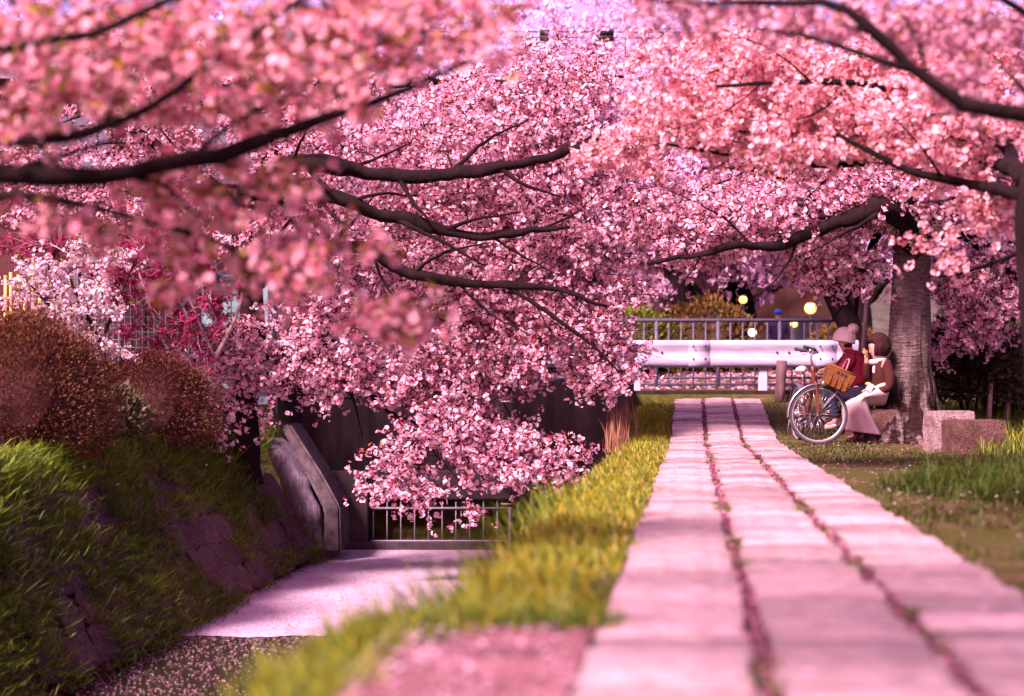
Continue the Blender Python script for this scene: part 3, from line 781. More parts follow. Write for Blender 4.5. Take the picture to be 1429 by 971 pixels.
def cherry(name, label, trunk, limbs, regs, seed, petal, deep, leaf, twigs=5, tw_len=.38, cl_gap=.07, nper=7, rad=.05, fr=.018, leaf_n=1.2, leaf_len=.04,
           detail=5, group=None, trunk_mesh=None, bark=None, tw_r=.0035, br_r=.007, cat='cherry tree', droop=.25, flower_mat=None, side=0):
    rng = np.random.default_rng(seed)
    bark = bark or M['bark']
    base = np.array(trunk[0][0], float)
    root = empty(name, label, cat, tuple(base), group)
    nodes, nrad = [], []
    p, r = catmull([a for a, _ in trunk], [b for _, b in trunk], .12)
    if trunk_mesh is None:
        v, q = sweep(p - base, r, 14, .09, True, seed)
        link('trunk', np_mesh('trunk', v, q), bark, root, True)
    else: link('trunk', trunk_mesh(base), M['trunk'], root, True)
    k0 = int(len(p) * .6)
    nodes += list(p[k0:]); nrad += list(r[k0:])
    for k, lb in enumerate(limbs):
        pts = [np.array(a, float) for a, _ in lb]
        pp, rr = catmull(pts, [b for _, b in lb], .10)
        sz = max(b for _, b in lb)
        wob = np.cumsum(rng.normal(0, .16 * sz, (len(pp), 3)), 0); wob -= np.linspace(0, 1, len(pp))[:, None] * wob[-1] * .7
        pp = pp + wob * .6
        kk = rng.normal(0, 1, len(pp)); kk = np.convolve(kk, np.ones(3) / 3, 'same')
        rr = rr * (1 + .16 * kk)
        v, q = sweep(pp - base, rr, 10, .17, True, seed + k)
        link('limb', np_mesh('limb', v, q), bark, root, True)
        nodes += list(pp[2:]); nrad += list(rr[2:])
        if side:
            step = max(3, int(side / .10)); sg = 1
            for m in range(4 + int(rng.integers(0, step)), len(pp) - 2, step):
                tg = pp[m + 1] - pp[m - 1]; tg /= np.linalg.norm(tg) + 1e-9; sg = -sg
                L = side * rng.uniform(.9, 2.0); pv = np.cross(tg, (0, 1, 0)); pv /= np.linalg.norm(pv) + 1e-9
                dr = tg * .9 + pv * sg * rng.uniform(.35, .9) + np.array((0, rng.uniform(-.35, .35), 0)); dr /= np.linalg.norm(dr)
                r0 = rr[m] * rng.uniform(.32, .5); a_ = pp[m]
                b_ = a_ + dr * L * .5 + rng.normal(0, .05 * L, 3); c_ = a_ + dr * L + tg * L * .15 + rng.normal(0, .08 * L, 3)
                p2, r2 = catmull([a_, b_, c_], [r0, r0 * .7, r0 * .3], .07)
                p2 = p2 + np.cumsum(rng.normal(0, .006 * L, p2.shape), 0)
                v, q = sweep(p2 - base, r2, 6, .12, True, seed + m)
                link('side_branch', np_mesh('side_branch', v, q), bark, root, True)
                nodes += list(p2[1:]); nrad += list(r2[1:])
    nodes = np.array(nodes); nrad = np.array(nrad)
    att = np.vstack([region(*rg_, rng) if len(rg_) == 7 else region(*rg_[:7], rng, rg_[7]) for rg_ in regs])
    dist = np.array([np.min(np.sum((nodes - a) ** 2, 1)) for a in att]); att = att[np.argsort(dist)]
    S0, S1, Ra, Rb = [], [], [], []
    par = list(range(len(nodes)))
    cap = len(nodes) + len(att) * 5
    allp = np.zeros((cap, 3)); allp[:len(nodes)] = nodes; allr = np.zeros(cap); allr[:len(nodes)] = nrad; cnt = len(nodes)
    tip_dir = []
    for a in att:
        d2 = np.sum((allp[:cnt] - a) ** 2, 1) + .15 * (a[2] < allp[:cnt, 2]) * droop
        j = int(np.argmin(d2)); s = allp[j]; L = math.sqrt(np.sum((a - s) ** 2)) + 1e-6
        n = 4 if L > .35 else 2
        prev = s; r0 = min(allr[j] * .75, br_r * (1 + 1.5 * L) )
        jit = rng.normal(0, .05 * L, 3) + np.array((0, 0, .08 * L))
        for m in range(1, n + 1):
            t = m / n; pt = s * (1 - t) + a * t + jit * 4 * t * (1 - t) + (rng.normal(0, .02 * L, 3) if m < n else 0)
            S0.append(prev); S1.append(pt); ra = r0 * (1 - .45 * (m - 1) / n); rb = r0 * (1 - .45 * m / n); Ra.append(ra); Rb.append(rb)
            allp[cnt] = pt; allr[cnt] = rb; cnt += 1; prev = pt
        tip_dir.append((a - s) / L)
    tip_dir = np.array(tip_dir)
    # twigs
    T = np.repeat(att, twigs, 0); D = np.repeat(tip_dir, twigs, 0)
    dd = unit(len(T), rng) + D * .7; dd[:, 2] = dd[:, 2] * .75 - droop * .3; dd /= np.linalg.norm(dd, axis=1, keepdims=True)
    TL = tw_len * rng.uniform(.45, 1.25, (len(T), 1))
    mid = T + dd * TL * .5 + unit(len(T), rng) * TL * .07; end = T + dd * TL; end[:, 2] -= droop * .22 * TL[:, 0]
    z_ = np.full(len(T), tw_r)
    v, q = segs_mesh(np.vstack([np.array(S0), T, mid]), np.vstack([np.array(S1), mid, end]), np.concatenate([Ra, z_ * 1.2, z_]), np.concatenate([Rb, z_, z_ * .6]), 3)
    br = link('branches', np_mesh('branches', v - base, q), M['twig'] if bark is M['bark'] else bark, root, True); br['kind'] = 'stuff'
    ks = max(2, int(tw_len / cl_gap)); ts = (np.arange(ks) + .6) / ks
    cen = np.concatenate([(T * (1 - t) ** 2 + 2 * mid * t * (1 - t) + end * t * t) for t in ts])
    cen = cen + rng.normal(0, rad * .45, cen.shape)
    cen = cen[rng.uniform(0, 1, len(cen)) < .86]
    v, t, c = blossoms(cen, nper, rad, fr, np.array(petal), np.array(deep), rng, leaf, leaf_n, leaf_len, detail)
    NTRI[0] += len(t) + 2 * len(q)
    cr = link('crown', np_mesh('crown', v - base, t, np.clip(c, 0, .95)), flower_mat or M['petal'], root); cr['kind'] = 'stuff'
    return root
def L_(D, *pts):  # (px,py,r[,D])
    return [(P(a[0], a[1], a[3] if len(a) > 3 else D), a[2]) for a in pts]

ROSE, ROSE_D, = (.97, .86, .91), (.74, .12, .30)
CORAL, CORAL_D = (.97, .77, .77), (.78, .14, .24)
LILAC, LILAC_D = (.72, .50, .66), (.48, .20, .36)
RUST = [(.42, .040, .020), (.24, .012, .045), (.50, .09, .02), (.16, .008, .028), (.09, .006, .018)]
OLIVE = [(.30, .22, .02), (.20, .17, .012), (.40, .17, .03), (.12, .012, .02), (.08, .008, .014)]

# tree on the far bank, leaning over the canal
cherry('cherry_tree', 'blossoming cherry leaning from the stone bank over the canal', 
    L_(21.4, (334, 676, .30), (334, 630, .25), (338, 560, .20), (350, 490, .18), (350, 420, .16), (340, 340, .15), (345, 270, .13), (365, 240, .12)),
    [L_(19.0, (345, 262, .12, 20.6), (420, 236, .10), (500, 246, .085), (600, 252, .075), (730, 240, .058), (800, 224, .042), (850, 190, .028), (900, 165, .016)),
     L_(18.9, (345, 268, .12, 20.5), (450, 270, .09), (520, 292, .08), (600, 310, .065), (665, 319, .052), (740, 315, .038), (800, 312, .02)),
     L_(19.0, (348, 400, .10, 21), (420, 352, .08), (500, 348, .07), (560, 380, .062), (640, 391, .05), (700, 394, .042), (780, 402, .030), (850, 428, .018)),
     L_(20.5, (352, 490, .11, 21.2), (430, 500, .07), (500, 535, .04), (560, 585, .028), (640, 615, .020), (740, 632, .013), (815, 628, .007)),
     L_(20.9, (350, 450, .08), (300, 470, .05), (265, 530, .025), (255, 580, .012)),
     L_(21.2, (345, 262, .10), (430, 170, .07), (560, 120, .05), (700, 118, .03), (800, 130, .015)),
     L_(21.6, (345, 300, .10), (250, 220, .07), (140, 160, .05), (20, 120, .03)),
     L_(19.0, (700, 394, .035), (770, 440, .025), (830, 485, .015), (865, 520, .008))],
    [(600, 215, 260, 95, 20.6, 1.5, 330), (790, 250, 150, 140, 20.4, 1.4, 240), (540, 345, 240, 70, 20.5, 1.3, 210), (740, 400, 150, 80, 20.3, 1.2, 170),
     (560, 460, 220, 60, 20.4, 1.0, 150), (620, 520, 130, 45, 20.2, .7, 80), (770, 480, 100, 50, 20.1, .8, 80), (640, 590, 105, 55, 20.2, .6, 84, .35), (735, 640, 100, 36, 20.2, .4, 56), (570, 650, 70, 55, 20.1, .3, 22), (610, 690, 80, 22, 20.1, .3, 10),
     (848, 500, 42, 55, 20.0, .5, 40), (320, 505, 85, 40, 20.6, .5, 54), (295, 575, 75, 35, 20.4, .3, 14), (450, 520, 90, 40, 20.5, .5, 50),
     (200, 140, 260, 110, 21.6, 1.3, 150), (130, 255, 190, 55, 21.8, .8, 60), (720, 140, 150, 50, 20.6, 1.0, 70), (800, 95, 130, 40, 20.8, .8, 36)],
    101, ROSE, ROSE_D, RUST, side=.5, br_r=.010, tw_r=.0048, twigs=5, tw_len=.36, cl_gap=.115, nper=5, rad=.044, fr=.0235, leaf_n=3.4, leaf_len=.046)

# big tree by the bench, with its own trunk
def big_trunk(base):
    prof = [(0, .60), (.08, .53), (.2, .45), (.4, .375), (.6, .33), (.9, .285), (1.3, .25), (1.8, .222), (2.3, .22), (2.8, .21)]
    hs = np.linspace(-.12, 2.75, 84); na = 96; v = []
    for h in hs:
        r_ = np.interp(max(h, 0), [a for a, _ in prof], [b for _, b in prof])
        cx = .10 * (h / 2.7) + .015 * math.sin(h * 2)
        for k in range(na):
            a = 2 * math.pi * k / na
            fl = math.exp(-max(h, 0) / .45)
            rr = r_ * (1 + fl * .16 * math.sin(a * 5 + .6) + fl * .10 * math.sin(a * 9 + 2 + h) + .05 * math.sin(a * 3 + h * 1.3))
            rr += .030 * mnoise.noise(Vector((math.cos(a) * 2.2, math.sin(a) * 2.2, h * 1.6))) + (.012 + .030 * fl) * mnoise.noise(Vector((math.cos(a) * 7, math.sin(a) * 7, h * 2.2))) - (.010 + .045 * min(1, fl * 2.2)) * max(0, .22 - abs(mnoise.noise(Vector((math.cos(a) * 4.2, math.sin(a) * 4.2, h * 1.1 + 7))))) * 4
            v.append((cx + rr * math.cos(a), rr * math.sin(a), h))
    m_ = len(hs); i = np.arange(m_ - 1)[:, None] * na; j = np.arange(na)[None]; j2 = (j + 1) % na
    q = np.stack([i + j, i + j2, i + na + j2, i + na + j], -1).reshape(-1, 4)
    return np_mesh('trunk', v, q)
cherry('cherry_tree', 'thick-trunked blossoming cherry that the seated women lean beside',
    [(P(1262, 618, 20.6), .3), (P(1268, 540, 20.6), .25), (P(1272, 440, 20.6), .22), (P(1274, 350, 20.6), .21), (P(1274, 300, 20.6), .20)],
    [L_(19.5, (1272, 345, .15, 20.5), (1240, 300, .11), (1180, 318, .085), (1090, 347, .06), (1030, 346, .045), (960, 360, .03), (900, 370, .015)),
     L_(20.5, (1275, 330, .16), (1320, 285, .11), (1390, 260, .08), (1460, 250, .05)),
     L_(20.3, (1274, 320, .16), (1265, 250, .12), (1200, 190, .08), (1120, 150, .05), (1040, 140, .03)),
     L_(20.9, (1276, 325, .12), (1340, 330, .07), (1400, 370, .045), (1440, 420, .02)),
     L_(20.0, (1180, 318, .06), (1130, 270, .045), (1060, 240, .03), (980, 235, .015)),
     L_(21.0, (1240, 300, .08), (1200, 400, .04), (1195, 440, .02))],
    [(1090, 290, 200, 55, 20.5, 1.3, 250), (1290, 255, 150, 60, 20.4, 1.2, 200), (1375, 400, 75, 62, 21.2, .8, 110), (1170, 368, 85, 20, 20.6, .6, 50),
     (960, 320, 90, 50, 20.4, 1.0, 110), (1345, 470, 60, 26, 21.4, .5, 22), (1150, 180, 200, 90, 20.8, 1.4, 220), (1270, 312, 60, 16, 20.0, .3, 16)],
    202, (.97, .83, .88), (.70, .14, .34), RUST, side=.5, twigs=5, tw_len=.36, cl_gap=.115, nper=5, rad=.044, fr=.0235, br_r=.010, tw_r=.0045, leaf_n=3.0, leaf_len=.044, trunk_mesh=big_trunk)

# tree at the clump of grass: coral blossom over the path
cherry('cherry_tree', 'coral blossoming cherry with slim dark trunk rising from the grass clump',
    L_(10.6, (1458, 690, .095), (1450, 600, .070), (1444, 500, .062), (1434, 400, .058), (1429, 300, .054), (1438, 235, .052)),
    [L_(11.5, (1428, 270, .05, 10.6), (1360, 263, .035), (1290, 248, .028), (1230, 222, .022), (1170, 185, .014)),
     L_(12.2, (1426, 250, .055, 10.6), (1380, 180, .04), (1280, 130, .03), (1150, 110, .02), (1000, 120, .01)),
     L_(12.0, (1428, 350, .02, 10.6), (1370, 372, .012), (1320, 385, .008), (1290, 380, .004)),
     L_(13.0, (1428, 240, .05, 10.6), (1330, 215, .035), (1180, 230, .025), (1050, 220, .015), (930, 200, .008))],
    [(1330, 170, 120, 85, 12.0, 1.0, 130), (1130, 165, 140, 75, 12.8, 1.0, 150), (980, 165, 110, 50, 13.2, .9, 80), (1380, 290, 60, 26, 11.6, .4, 16), (1330, 350, 40, 12, 11.6, .15, 4), (870, 205, 60, 25, 13.4, .4, 18),
     (1060, 85, 190, 45, 13.0, .8, 80), (1300, 80, 140, 50, 12.6, .8, 80)],
    303, CORAL, CORAL_D, RUST + OLIVE[:1], twigs=5, tw_len=.25, cl_gap=.08, nper=6, rad=.034, fr=.019, leaf_n=2.2, leaf_len=.034, br_r=.005, tw_r=.0025, side=.35)

# two trees close to the camera, their trunks outside the frame
cherry('cherry_tree', 'blurred near cherry spreading dark boughs over the canal water',
    [(np.array((-5.5, 6.4, -.05)), .20), (np.array((-5.3, 6.4, .7)), .17), (np.array((-4.7, 6.3, 1.2)), .13), (np.array((-3.6, 6.2, 1.42)), .10)],
    [L_(6.0, (-560, 250, .08), (-250, 255, .055), (0, 242, .036), (90, 246, .034), (170, 240, .031), (260, 222, .028), (340, 200, .025), (420, 168, .020), (480, 150, .017), (560, 118, .012), (650, 80, .007)),
     L_(5.8, (-450, 240, .05), (-150, 205, .028), (0, 192, .020), (100, 190, .019), (150, 172, .018), (210, 146, .017), (290, 92, .014), (360, 45, .012), (440, -10, .010), (520, -60, .006)),
     L_(5.6, (-560, 225, .05), (-220, 120, .026), (0, 66, .018), (70, 58, .016), (140, 44, .014), (240, 2, .012), (330, -40, .008)),
     L_(6.4, (-400, 262, .045), (-100, 270, .022), (50, 272, .016), (160, 296, .013), (300, 335, .011), (400, 390, .008), (500, 480, .005)),
     L_(3.6, (-900, 200, .07, 6.2), (-1100, -500, .05, 5), (-700, -1200, .04, 3.2), (-200, -2200, .02, 2.3)),  # unseen bough overhead, added to carry the crown that shades the near path
     L_(6.1, (300, 92, .010), (420, 62, .008), (540, 48, .006), (680, 30, .004))],
    [(100, 40, 190, 80, 5.9, .7, 46), (330, 50, 190, 80, 6.0, .7, 46), (560, 40, 170, 65, 6.2, .6, 46), (140, 140, 190, 55, 6.1, .5, 34), (380, 140, 150, 45, 6.2, .5, 26), (330, 270, 150, 55, 6.3, .4, 26), (430, 360, 110, 55, 6.3, .4, 24), (540, 440, 65, 45, 6.4, .3, 14), (270, 360, 80, 50, 6.3, .3, 8), (90, 310, 90, 20, 6.2, .3, 5), (-150, -2240, 1500, 600, 2.3, .9, 330)],  # last region: crown above the view, added to cast shade on the near path
    404, (.95, .66, .70), (.70, .09, .20), OLIVE + OLIVE[:3], twigs=3, tw_len=.17, cl_gap=.084, nper=5, rad=.028, fr=.0175, leaf_n=2.6, leaf_len=.05, br_r=.0042, tw_r=.0022, side=.22)
cherry('cherry_tree', 'blurred near cherry reaching one crooked bough across the path',
    [(np.array((4.4, 7.2, -.05)), .17), (np.array((4.3, 7.2, .8)), .14), (np.array((3.8, 7.1, 1.5)), .11), (np.array((3.2, 7.0, 1.75)), .08)],
    [L_(6.5, (1800, 190, .07, 7.0), (1600, 180, .05), (1429, 160, .034), (1380, 148, .032), (1330, 132, .030), (1270, 98, .027), (1225, 60, .022), (1185, 32, .018), (1100, 18, .013), (1000, 16, .009), (900, 5, .005)),
     L_(6.4, (1270, 98, .016), (1200, 75, .013), (1120, 50, .010), (1030, 40, .006)),
     L_(7.2, (1700, 160, .04), (1500, 60, .025), (1400, 0, .016), (1330, -30, .01))],
    [(1340, 55, 120, 55, 7.5, .6, 44), (1170, 20, 150, 30, 7.4, .5, 30), (1360, 120, 80, 22, 7.3, .3, 10), (980, 8, 120, 22, 7.3, .4, 16)],
    505, (.80, .52, .60), (.60, .22, .34), OLIVE, twigs=3, tw_len=.16, cl_gap=.075, nper=8, rad=.026, fr=.016, leaf_n=3.5, leaf_len=.034, br_r=.0042, tw_r=.0022, side=.22)

# magenta and white flowering trees behind the hedges
MAG, MAG_D = (.36, .016, .11), (.18, .006, .05)
cherry('flowering_peach', 'slender tree with deep magenta blossom behind the clipped hedges',
    L_(19.6, (232, 640, .045), (262, 560, .034), (300, 500, .028), (330, 440, .022), (338, 410, .016)),
    [L_(19.6, (262, 560, .028), (240, 500, .022), (215, 440, .018), (190, 370, .012)), L_(19.6, (300, 500, .02), (270, 430, .015), (250, 370, .01)), L_(19.8, (215, 440, .014), (140, 380, .012), (70, 340, .007))],
    [(205, 385, 95, 50, 19.7, .6, 64), (290, 430, 55, 55, 19.6, .5, 30), (60, 345, 60, 25, 20.2, .4, 18), (215, 465, 80, 35, 19.7, .4, 14), (250, 520, 60, 40, 19.5, .3, 7)],
    606, MAG, MAG_D, [(.20, .02, .05), (.12, .10, .02)], twigs=5, tw_len=.28, cl_gap=.075, nper=5, rad=.045, fr=.019, leaf_n=.6, bark=M['twig_pale'], cat='flowering tree')
cherry('flowering_plum', 'small white-blossomed tree with fresh green leaves behind the rounded hedge',
    L_(18.6, (150, 640, .04), (155, 560, .032), (140, 480, .026), (110, 420, .018), (95, 380, .012)),
    [L_(18.6, (155, 560, .024), (120, 500, .018), (70, 430, .012), (35, 390, .008)), L_(18.6, (140, 480, .018), (165, 420, .013), (190, 360, .008))],
    [(95, 425, 85, 50, 18.6, .5, 40), (60, 390, 50, 40, 18.6, .4, 16), (150, 350, 50, 30, 18.8, .4, 10), (130, 485, 50, 25, 18.5, .3, 9)],
    707, (.84, .70, .74), (.66, .40, .52), [(.20, .22, .03), (.28, .26, .05)], twigs=5, tw_len=.24, cl_gap=.075, nper=5, rad=.042, fr=.019, leaf_n=1.4, leaf_len=.05, cat='flowering tree')

# trees beyond the road
def far_tree(px, D, zc, rw, rh, seed, lab, r=.36, lean=0, cx=0, petal=LILAC, deep=LILAC_D, n=170):
    x = (px - 714.5) / FPX * D
    b = np.array((x, D, ground_z(x, D) - .05)); s = FPX / D
    tr = [(b, r * 1.25), (b + (lean * .3, 0, 1.0), r), (b + (lean, 0, 2.1), r * .85), (b + (lean * 1.5, 0, 2.9), r * .7)]
    top = tr[-1][0]
    lm = []
    rr = random.Random(seed)
    for k in range(6):
        a = k * 1.05 + rr.uniform(-.3, .3); L = rw * rr.uniform(.6, .95)
        e = top + (math.cos(a) * L, math.sin(a) * L * .6, rr.uniform(.2, rh * .9)); m_ = (top + e) / 2 + (0, 0, rr.uniform(-.2, .5))
        lm.append([(tr[2][0] if k % 2 else top, r * .45), (m_, r * .28), (e, r * .08)])
    cpx = 714.5 + (x + cx + lean) / D * FPX; cpy = 541 - (zc - CAMZ) * s
    cherry('cherry_tree', lab, tr, lm, [(cpx, cpy, rw * s, rh * s, D, rw * .7, n)], seed, petal, deep, [(.20, .06, .05)], twigs=4, tw_len=.85, cl_gap=.21, nper=5, rad=.14, fr=.072,
           leaf_n=.3, leaf_len=.09, detail=2, group='cherry trees across the road', tw_r=.007, br_r=.018)
far_tree(945, 38, 5.2, 3.4, 2.6, 811, 'dark forked cherry trunk behind the pipe fence, beneath lilac blossom', .38, 0)
far_tree(1028, 40.5, 5.6, 3.4, 2.6, 812, 'broad dark cherry trunk behind the pipe fence by the hanging lamp', .46, 0)
far_tree(1210, 30.5, 4.4, 2.4, 1.5, 813, 'leaning dark cherry trunk by the road behind the seated women', .22, -.75)
far_tree(1400, 34, 4.9, 3.2, 2.6, 814, 'lilac-pink cherry across the road beyond the evergreen bush', .3, .2)
far_tree(700, 39, 6.0, 3.6, 3.2, 815, 'lilac-pink cherry behind the pipe fence, straight above the culvert grille', .35, .2)
far_tree(440, 38, 5.8, 3.6, 3.2, 816, 'lilac-pink cherry across the road beyond the teal panel screen', .35, -.2)
far_tree(180, 40, 6.0, 3.8, 3.4, 817, 'lilac-pink cherry rising behind the rose-coloured house roof', .35, .2)
far_tree(830, 52, 10.2, 5.0, 4.4, 818, 'tall pale cherry rising above the others beneath the power cables', .4, 0, 0, (.86, .74, .84), (.60, .34, .54), 210)
far_tree(1200, 54, 8.0, 4.6, 3.4, 819, 'tall pale cherry crown behind the roofs of the houses', .4, 0, 0, (.80, .64, .76), (.56, .30, .48), 150)

for k, (px, D, lab) in enumerate(((90, 56, 'tall pale cherry towering above the rose-coloured house'), (330, 50, 'tall pale cherry in front of the dark wooden house gable'), (620, 55, 'tall pale cherry behind the dark wooden house'), (1010, 58, 'tall pale cherry between the ochre house and the dark house'), (1400, 50, 'tall pale cherry beyond the ochre house end wall'))):
    far_tree(px, D, 9.3, 5.0, 4.2, 830 + k, lab, .4, 0, 0, (.80, .64, .78), (.56, .32, .52), 150)

# ------------------------------------------------------------------ hedges and bushes
def leaf_shell(n, c, rad, rng, cols, size, squash=1.0, depth=.25, flat=.0, spike=.0):
    d = unit(n, rng); d[:, 2] = np.where(d[:, 2] < -.6, -d[:, 2], d[:, 2])
    lump = 1 + .05 * np.sin(d[:, 0] * 7 + 1) + .05 * np.sin(d[:, 1] * 6 + d[:, 2] * 5) + .04 * rng.normal(0, 1, n) ** 2
    r_ = (1 - depth * rng.uniform(0, 1, n) ** 2) * lump
    p = np.array(c) + d * np.array(rad) * r_[:, None]
    nrm = d + .9 * unit(n, rng); nrm /= np.linalg.norm(nrm, axis=1, keepdims=True)
    dirv = d * .8 + unit(n, rng) * .6 + np.array((0, 0, .35)); dirv /= np.linalg.norm(dirv, axis=1, keepdims=True)
    t = np.cross(dirv, nrm); t /= np.linalg.norm(t, axis=1, keepdims=True) + 1e-9
    L = size * rng.uniform(.6, 1.4, (n, 1))
    v = np.stack([p, p + dirv * L * .5 + t * L * .26, p + dirv * L, p + dirv * L * .5 - t * L * .26], 1).reshape(-1, 3)
    q = np.arange(4 * n).reshape(-1, 4)
    return v, q, np.repeat(cols, 4, 0)
HEDGE = [(.085, .022, .012), (.115, .036, .010), (.060, .015, .013), (.080, .048, .008), (.095, .024, .014)]
def hedge(name, label, c, rad, n, size, cols, seed, cat='hedge', core=(.035, .012, .012), stems=7, cs=.80):
    rng = np.random.default_rng(seed); c = np.array(c, float)
    base = np.array((c[0], c[1], c[2] - rad[2] * .45))
    root = empty(name, label, cat, tuple(base))
    v, q, cc = leaf_shell(n, c - base, rad, rng, pal(n, cols, rng), size)
    f = link('foliage', np_mesh('foliage', v, q, cc), M['leaf'], root); f['kind'] = 'stuff'
    bm = bmesh.new(); bmesh.ops.create_icosphere(bm, subdivisions=3, radius=1)
    for vv in bm.verts:
        vv.co = Vector((vv.co.x * rad[0] * cs, vv.co.y * rad[1] * cs, vv.co.z * rad[2] * cs)) * (1 + .1 * mnoise.noise(vv.co * 2))
        vv.co += Vector(c - base)
    link('inner_twigs', bm_mesh('inner_twigs', bm), simple(name + '_core', core, .95, var=.5, scale=30, bmp=.8), root)
    for k in range(stems):
        a = rng.uniform(0, 6.28); e = np.array((math.cos(a) * rad[0] * .5, math.sin(a) * rad[1] * .5, rad[2] * .35))
        tube('stem', [np.array((e[0] * .4, e[1] * .4, -rad[2] * .35)), e * .6, e], [.018, .014, .008], M['twig'], root, 5, .2)
    return root
c1_ = P(36, 566, 15.8); hedge('azalea_hedge', 'large rounded rust-brown clipped azalea hedge on the bank', c1_, (.76, .95, .80), 34000, .030, HEDGE, 41)
c2_ = P(215, 575, 18.9); hedge('azalea_hedge', 'lower flat-topped reddish azalea hedge behind the glossy shrub', c2_, (.66, .85, .62), 20000, .030, [(.085, .015, .014), (.10, .026, .010), (.060, .012, .017), (.070, .036, .009)], 42)
c3_ = P(168, 590, 17.6); hedge('leafy_shrub', 'small glossy green shrub wedged between the two azalea hedges', c3_, (.26, .35, .34), 1300, .07, [(.05, .06, .018), (.09, .09, .03), (.12, .06, .05)], 43, 'shrub', (.02, .014, .010), 4)
c4_ = P(1355, 515, 22.5); hedge('evergreen_bush', 'dark evergreen bush behind the granite blocks', c4_, (.62, .55, .66), 9500, .085, [(.030, .030, .014), (.055, .05, .018), (.045, .028, .02), (.08, .07, .02)], 44, 'bush', (.014, .010, .010), 6, .5)
c5_ = P(1425, 528, 23.2); hedge('evergreen_bush', 'second dark evergreen bush at the lawn edge past the granite blocks', c5_, (.5, .5, .62), 7500, .085, [(.030, .030, .014), (.055, .05, .018), (.08, .07, .02)], 45, 'bush', (.014, .010, .010), 6, .5)
for k, (px, D, rw, rh, cl, lab) in enumerate(((880, 36.6, 1.1, .8, 0, 'yellow-green shrub behind the pipe fence beside the forked dark trunk'), (985, 37, 1.0, .95, 1, 'rust-tinged shrub behind the pipe fence between the two dark trunks'), (1178, 36.6, .7, .6, 1, 'small rust-tinged shrub at the end of the pipe fence by the leaning trunk'), (620, 36.5, 1.2, .8, 0, 'yellow-green shrub behind the hanging blossom above the culvert'), (740, 36.8, 1.1, .8, 1, 'rust-tinged shrub behind the hanging blossom above the concrete pier'))):
    x = (px - 714.5) / FPX * D
    hedge('roadside_shrub', lab, (x, D, 1.0 + rh * .6), (rw, .8, rh), 2600, .11,
          [[(.12, .15, .012), (.18, .20, .018), (.07, .09, .012)], [(.13, .055, .018), (.11, .09, .018), (.16, .08, .02)]][cl], 460 + k, 'shrub', (.03, .02, .012), 3)['group'] = 'shrubs across the road'

# stakes on the lawn edge
for k, (px, py0, py1, D) in enumerate(((1380, 590, 520, 22.0), (1405, 592, 540, 22.4), (1352, 580, 545, 22.8))):
    o = tube('wooden_stake', [P(px, py0, D), P(px + 3, py1, D)], .032, M['twig_pale'], None, 7, .2, .1)
    tag(o, 'thin grey wooden stake under the evergreen bushes', 'stake', 'stakes under the bushes')
o = tube('support_pole', [P(1202, 520, 23.4), P(1213, 380, 23.4)], .032, M['timber'], None, 8, .2, .06); tag(o, 'pale upright support pole behind the two seated women', 'pole')

# ------------------------------------------------------------------ granite blocks
def block(name, label, c, s, rz_, seed):
    bm = bmesh.new(); box_bm(bm, (0, 0, 0), (1, 1, 1))
    bmesh.ops.subdivide_edges(bm, edges=bm.edges[:], cuts=7, use_grid_fill=True)
    for vv in bm.verts:
        for ax in range(3): vv.co[ax] *= s[ax]
        e = sum(abs(abs(vv.co[ax]) - s[ax] / 2) < .01 for ax in range(3))
        vv.co *= (1 - .022 * (e - 1))
        nn_ = Vector((mnoise.noise(vv.co * 9 + Vector((seed, 0, 0))), mnoise.noise(vv.co * 9 + Vector((0, seed, 3))), mnoise.noise(vv.co * 9 + Vector((5, 1, seed)))))
        vv.co += nn_ * .014
    o = link(name, bm_mesh(name, bm), M['granite']); o.location = c; o.rotation_euler = (0, 0, rz_)
    return tag(o, label, 'stone block')
block('granite_block', 'pale granite block standing behind a second block beside the thick cherry trunk', (4.53, 17.85, .18), (.42, .40, .46), .10, 1)
block('granite_block', 'squat brown-faced granite block set in front of the paler block', (4.60, 17.15, .14), (.54, .38, .38), .08, 2).data.materials[0] = M['granite_brown']
o = block('granite_bench', 'low granite seat beneath the woman in the beige skirt', (P(1226, 600, 20.38)[0], 20.38, .19), (.30, .36, .42), .1, 3)
o.data.materials[0] = M['granite_brown']
o = block('granite_bench', 'low granite seat beneath the woman in the crimson jacket', (P(1196, 600, 21.3)[0], 21.3, .24), (.36, .36, .46), .0, 4)
o.data.materials[0] = M['granite_brown']

# ------------------------------------------------------------------ people
def skin_mesh(name, verts, edges, radii, root, mat, parent, origin, sub=2):
    me = bpy.data.meshes.new(name)
    me.from_pydata([tuple(np.array(v) - origin) for v in verts], edges, [])
    o = link(name, me, mat, parent)
    md = o.modifiers.new('skin', 'SKIN'); md.use_smooth_shade = True
    if not me.skin_vertices: me.skin_vertices.new()
    for k, sv_ in enumerate(me.skin_vertices[0].data):
        r_ = radii[k]; sv_.radius = (r_, r_) if np.isscalar(r_) else r_
        sv_.use_root = (k == root)
    o.modifiers.new('sub', 'SUBSURF').levels = sub
    o.modifiers['sub'].render_levels = sub
    return o
class Fig:
    def __init__(s): s.v, s.e, s.r = [], [], []
    def add(s, p, r, to=None):
        s.v.append(np.array(p)); s.r.append(r); k = len(s.v) - 1
        if to is not None: s.e.append((to, k))
        return k
    def chain(s, start, pr):
        k = start
        for p, r in pr: k = s.add(p, r, k)
        return k
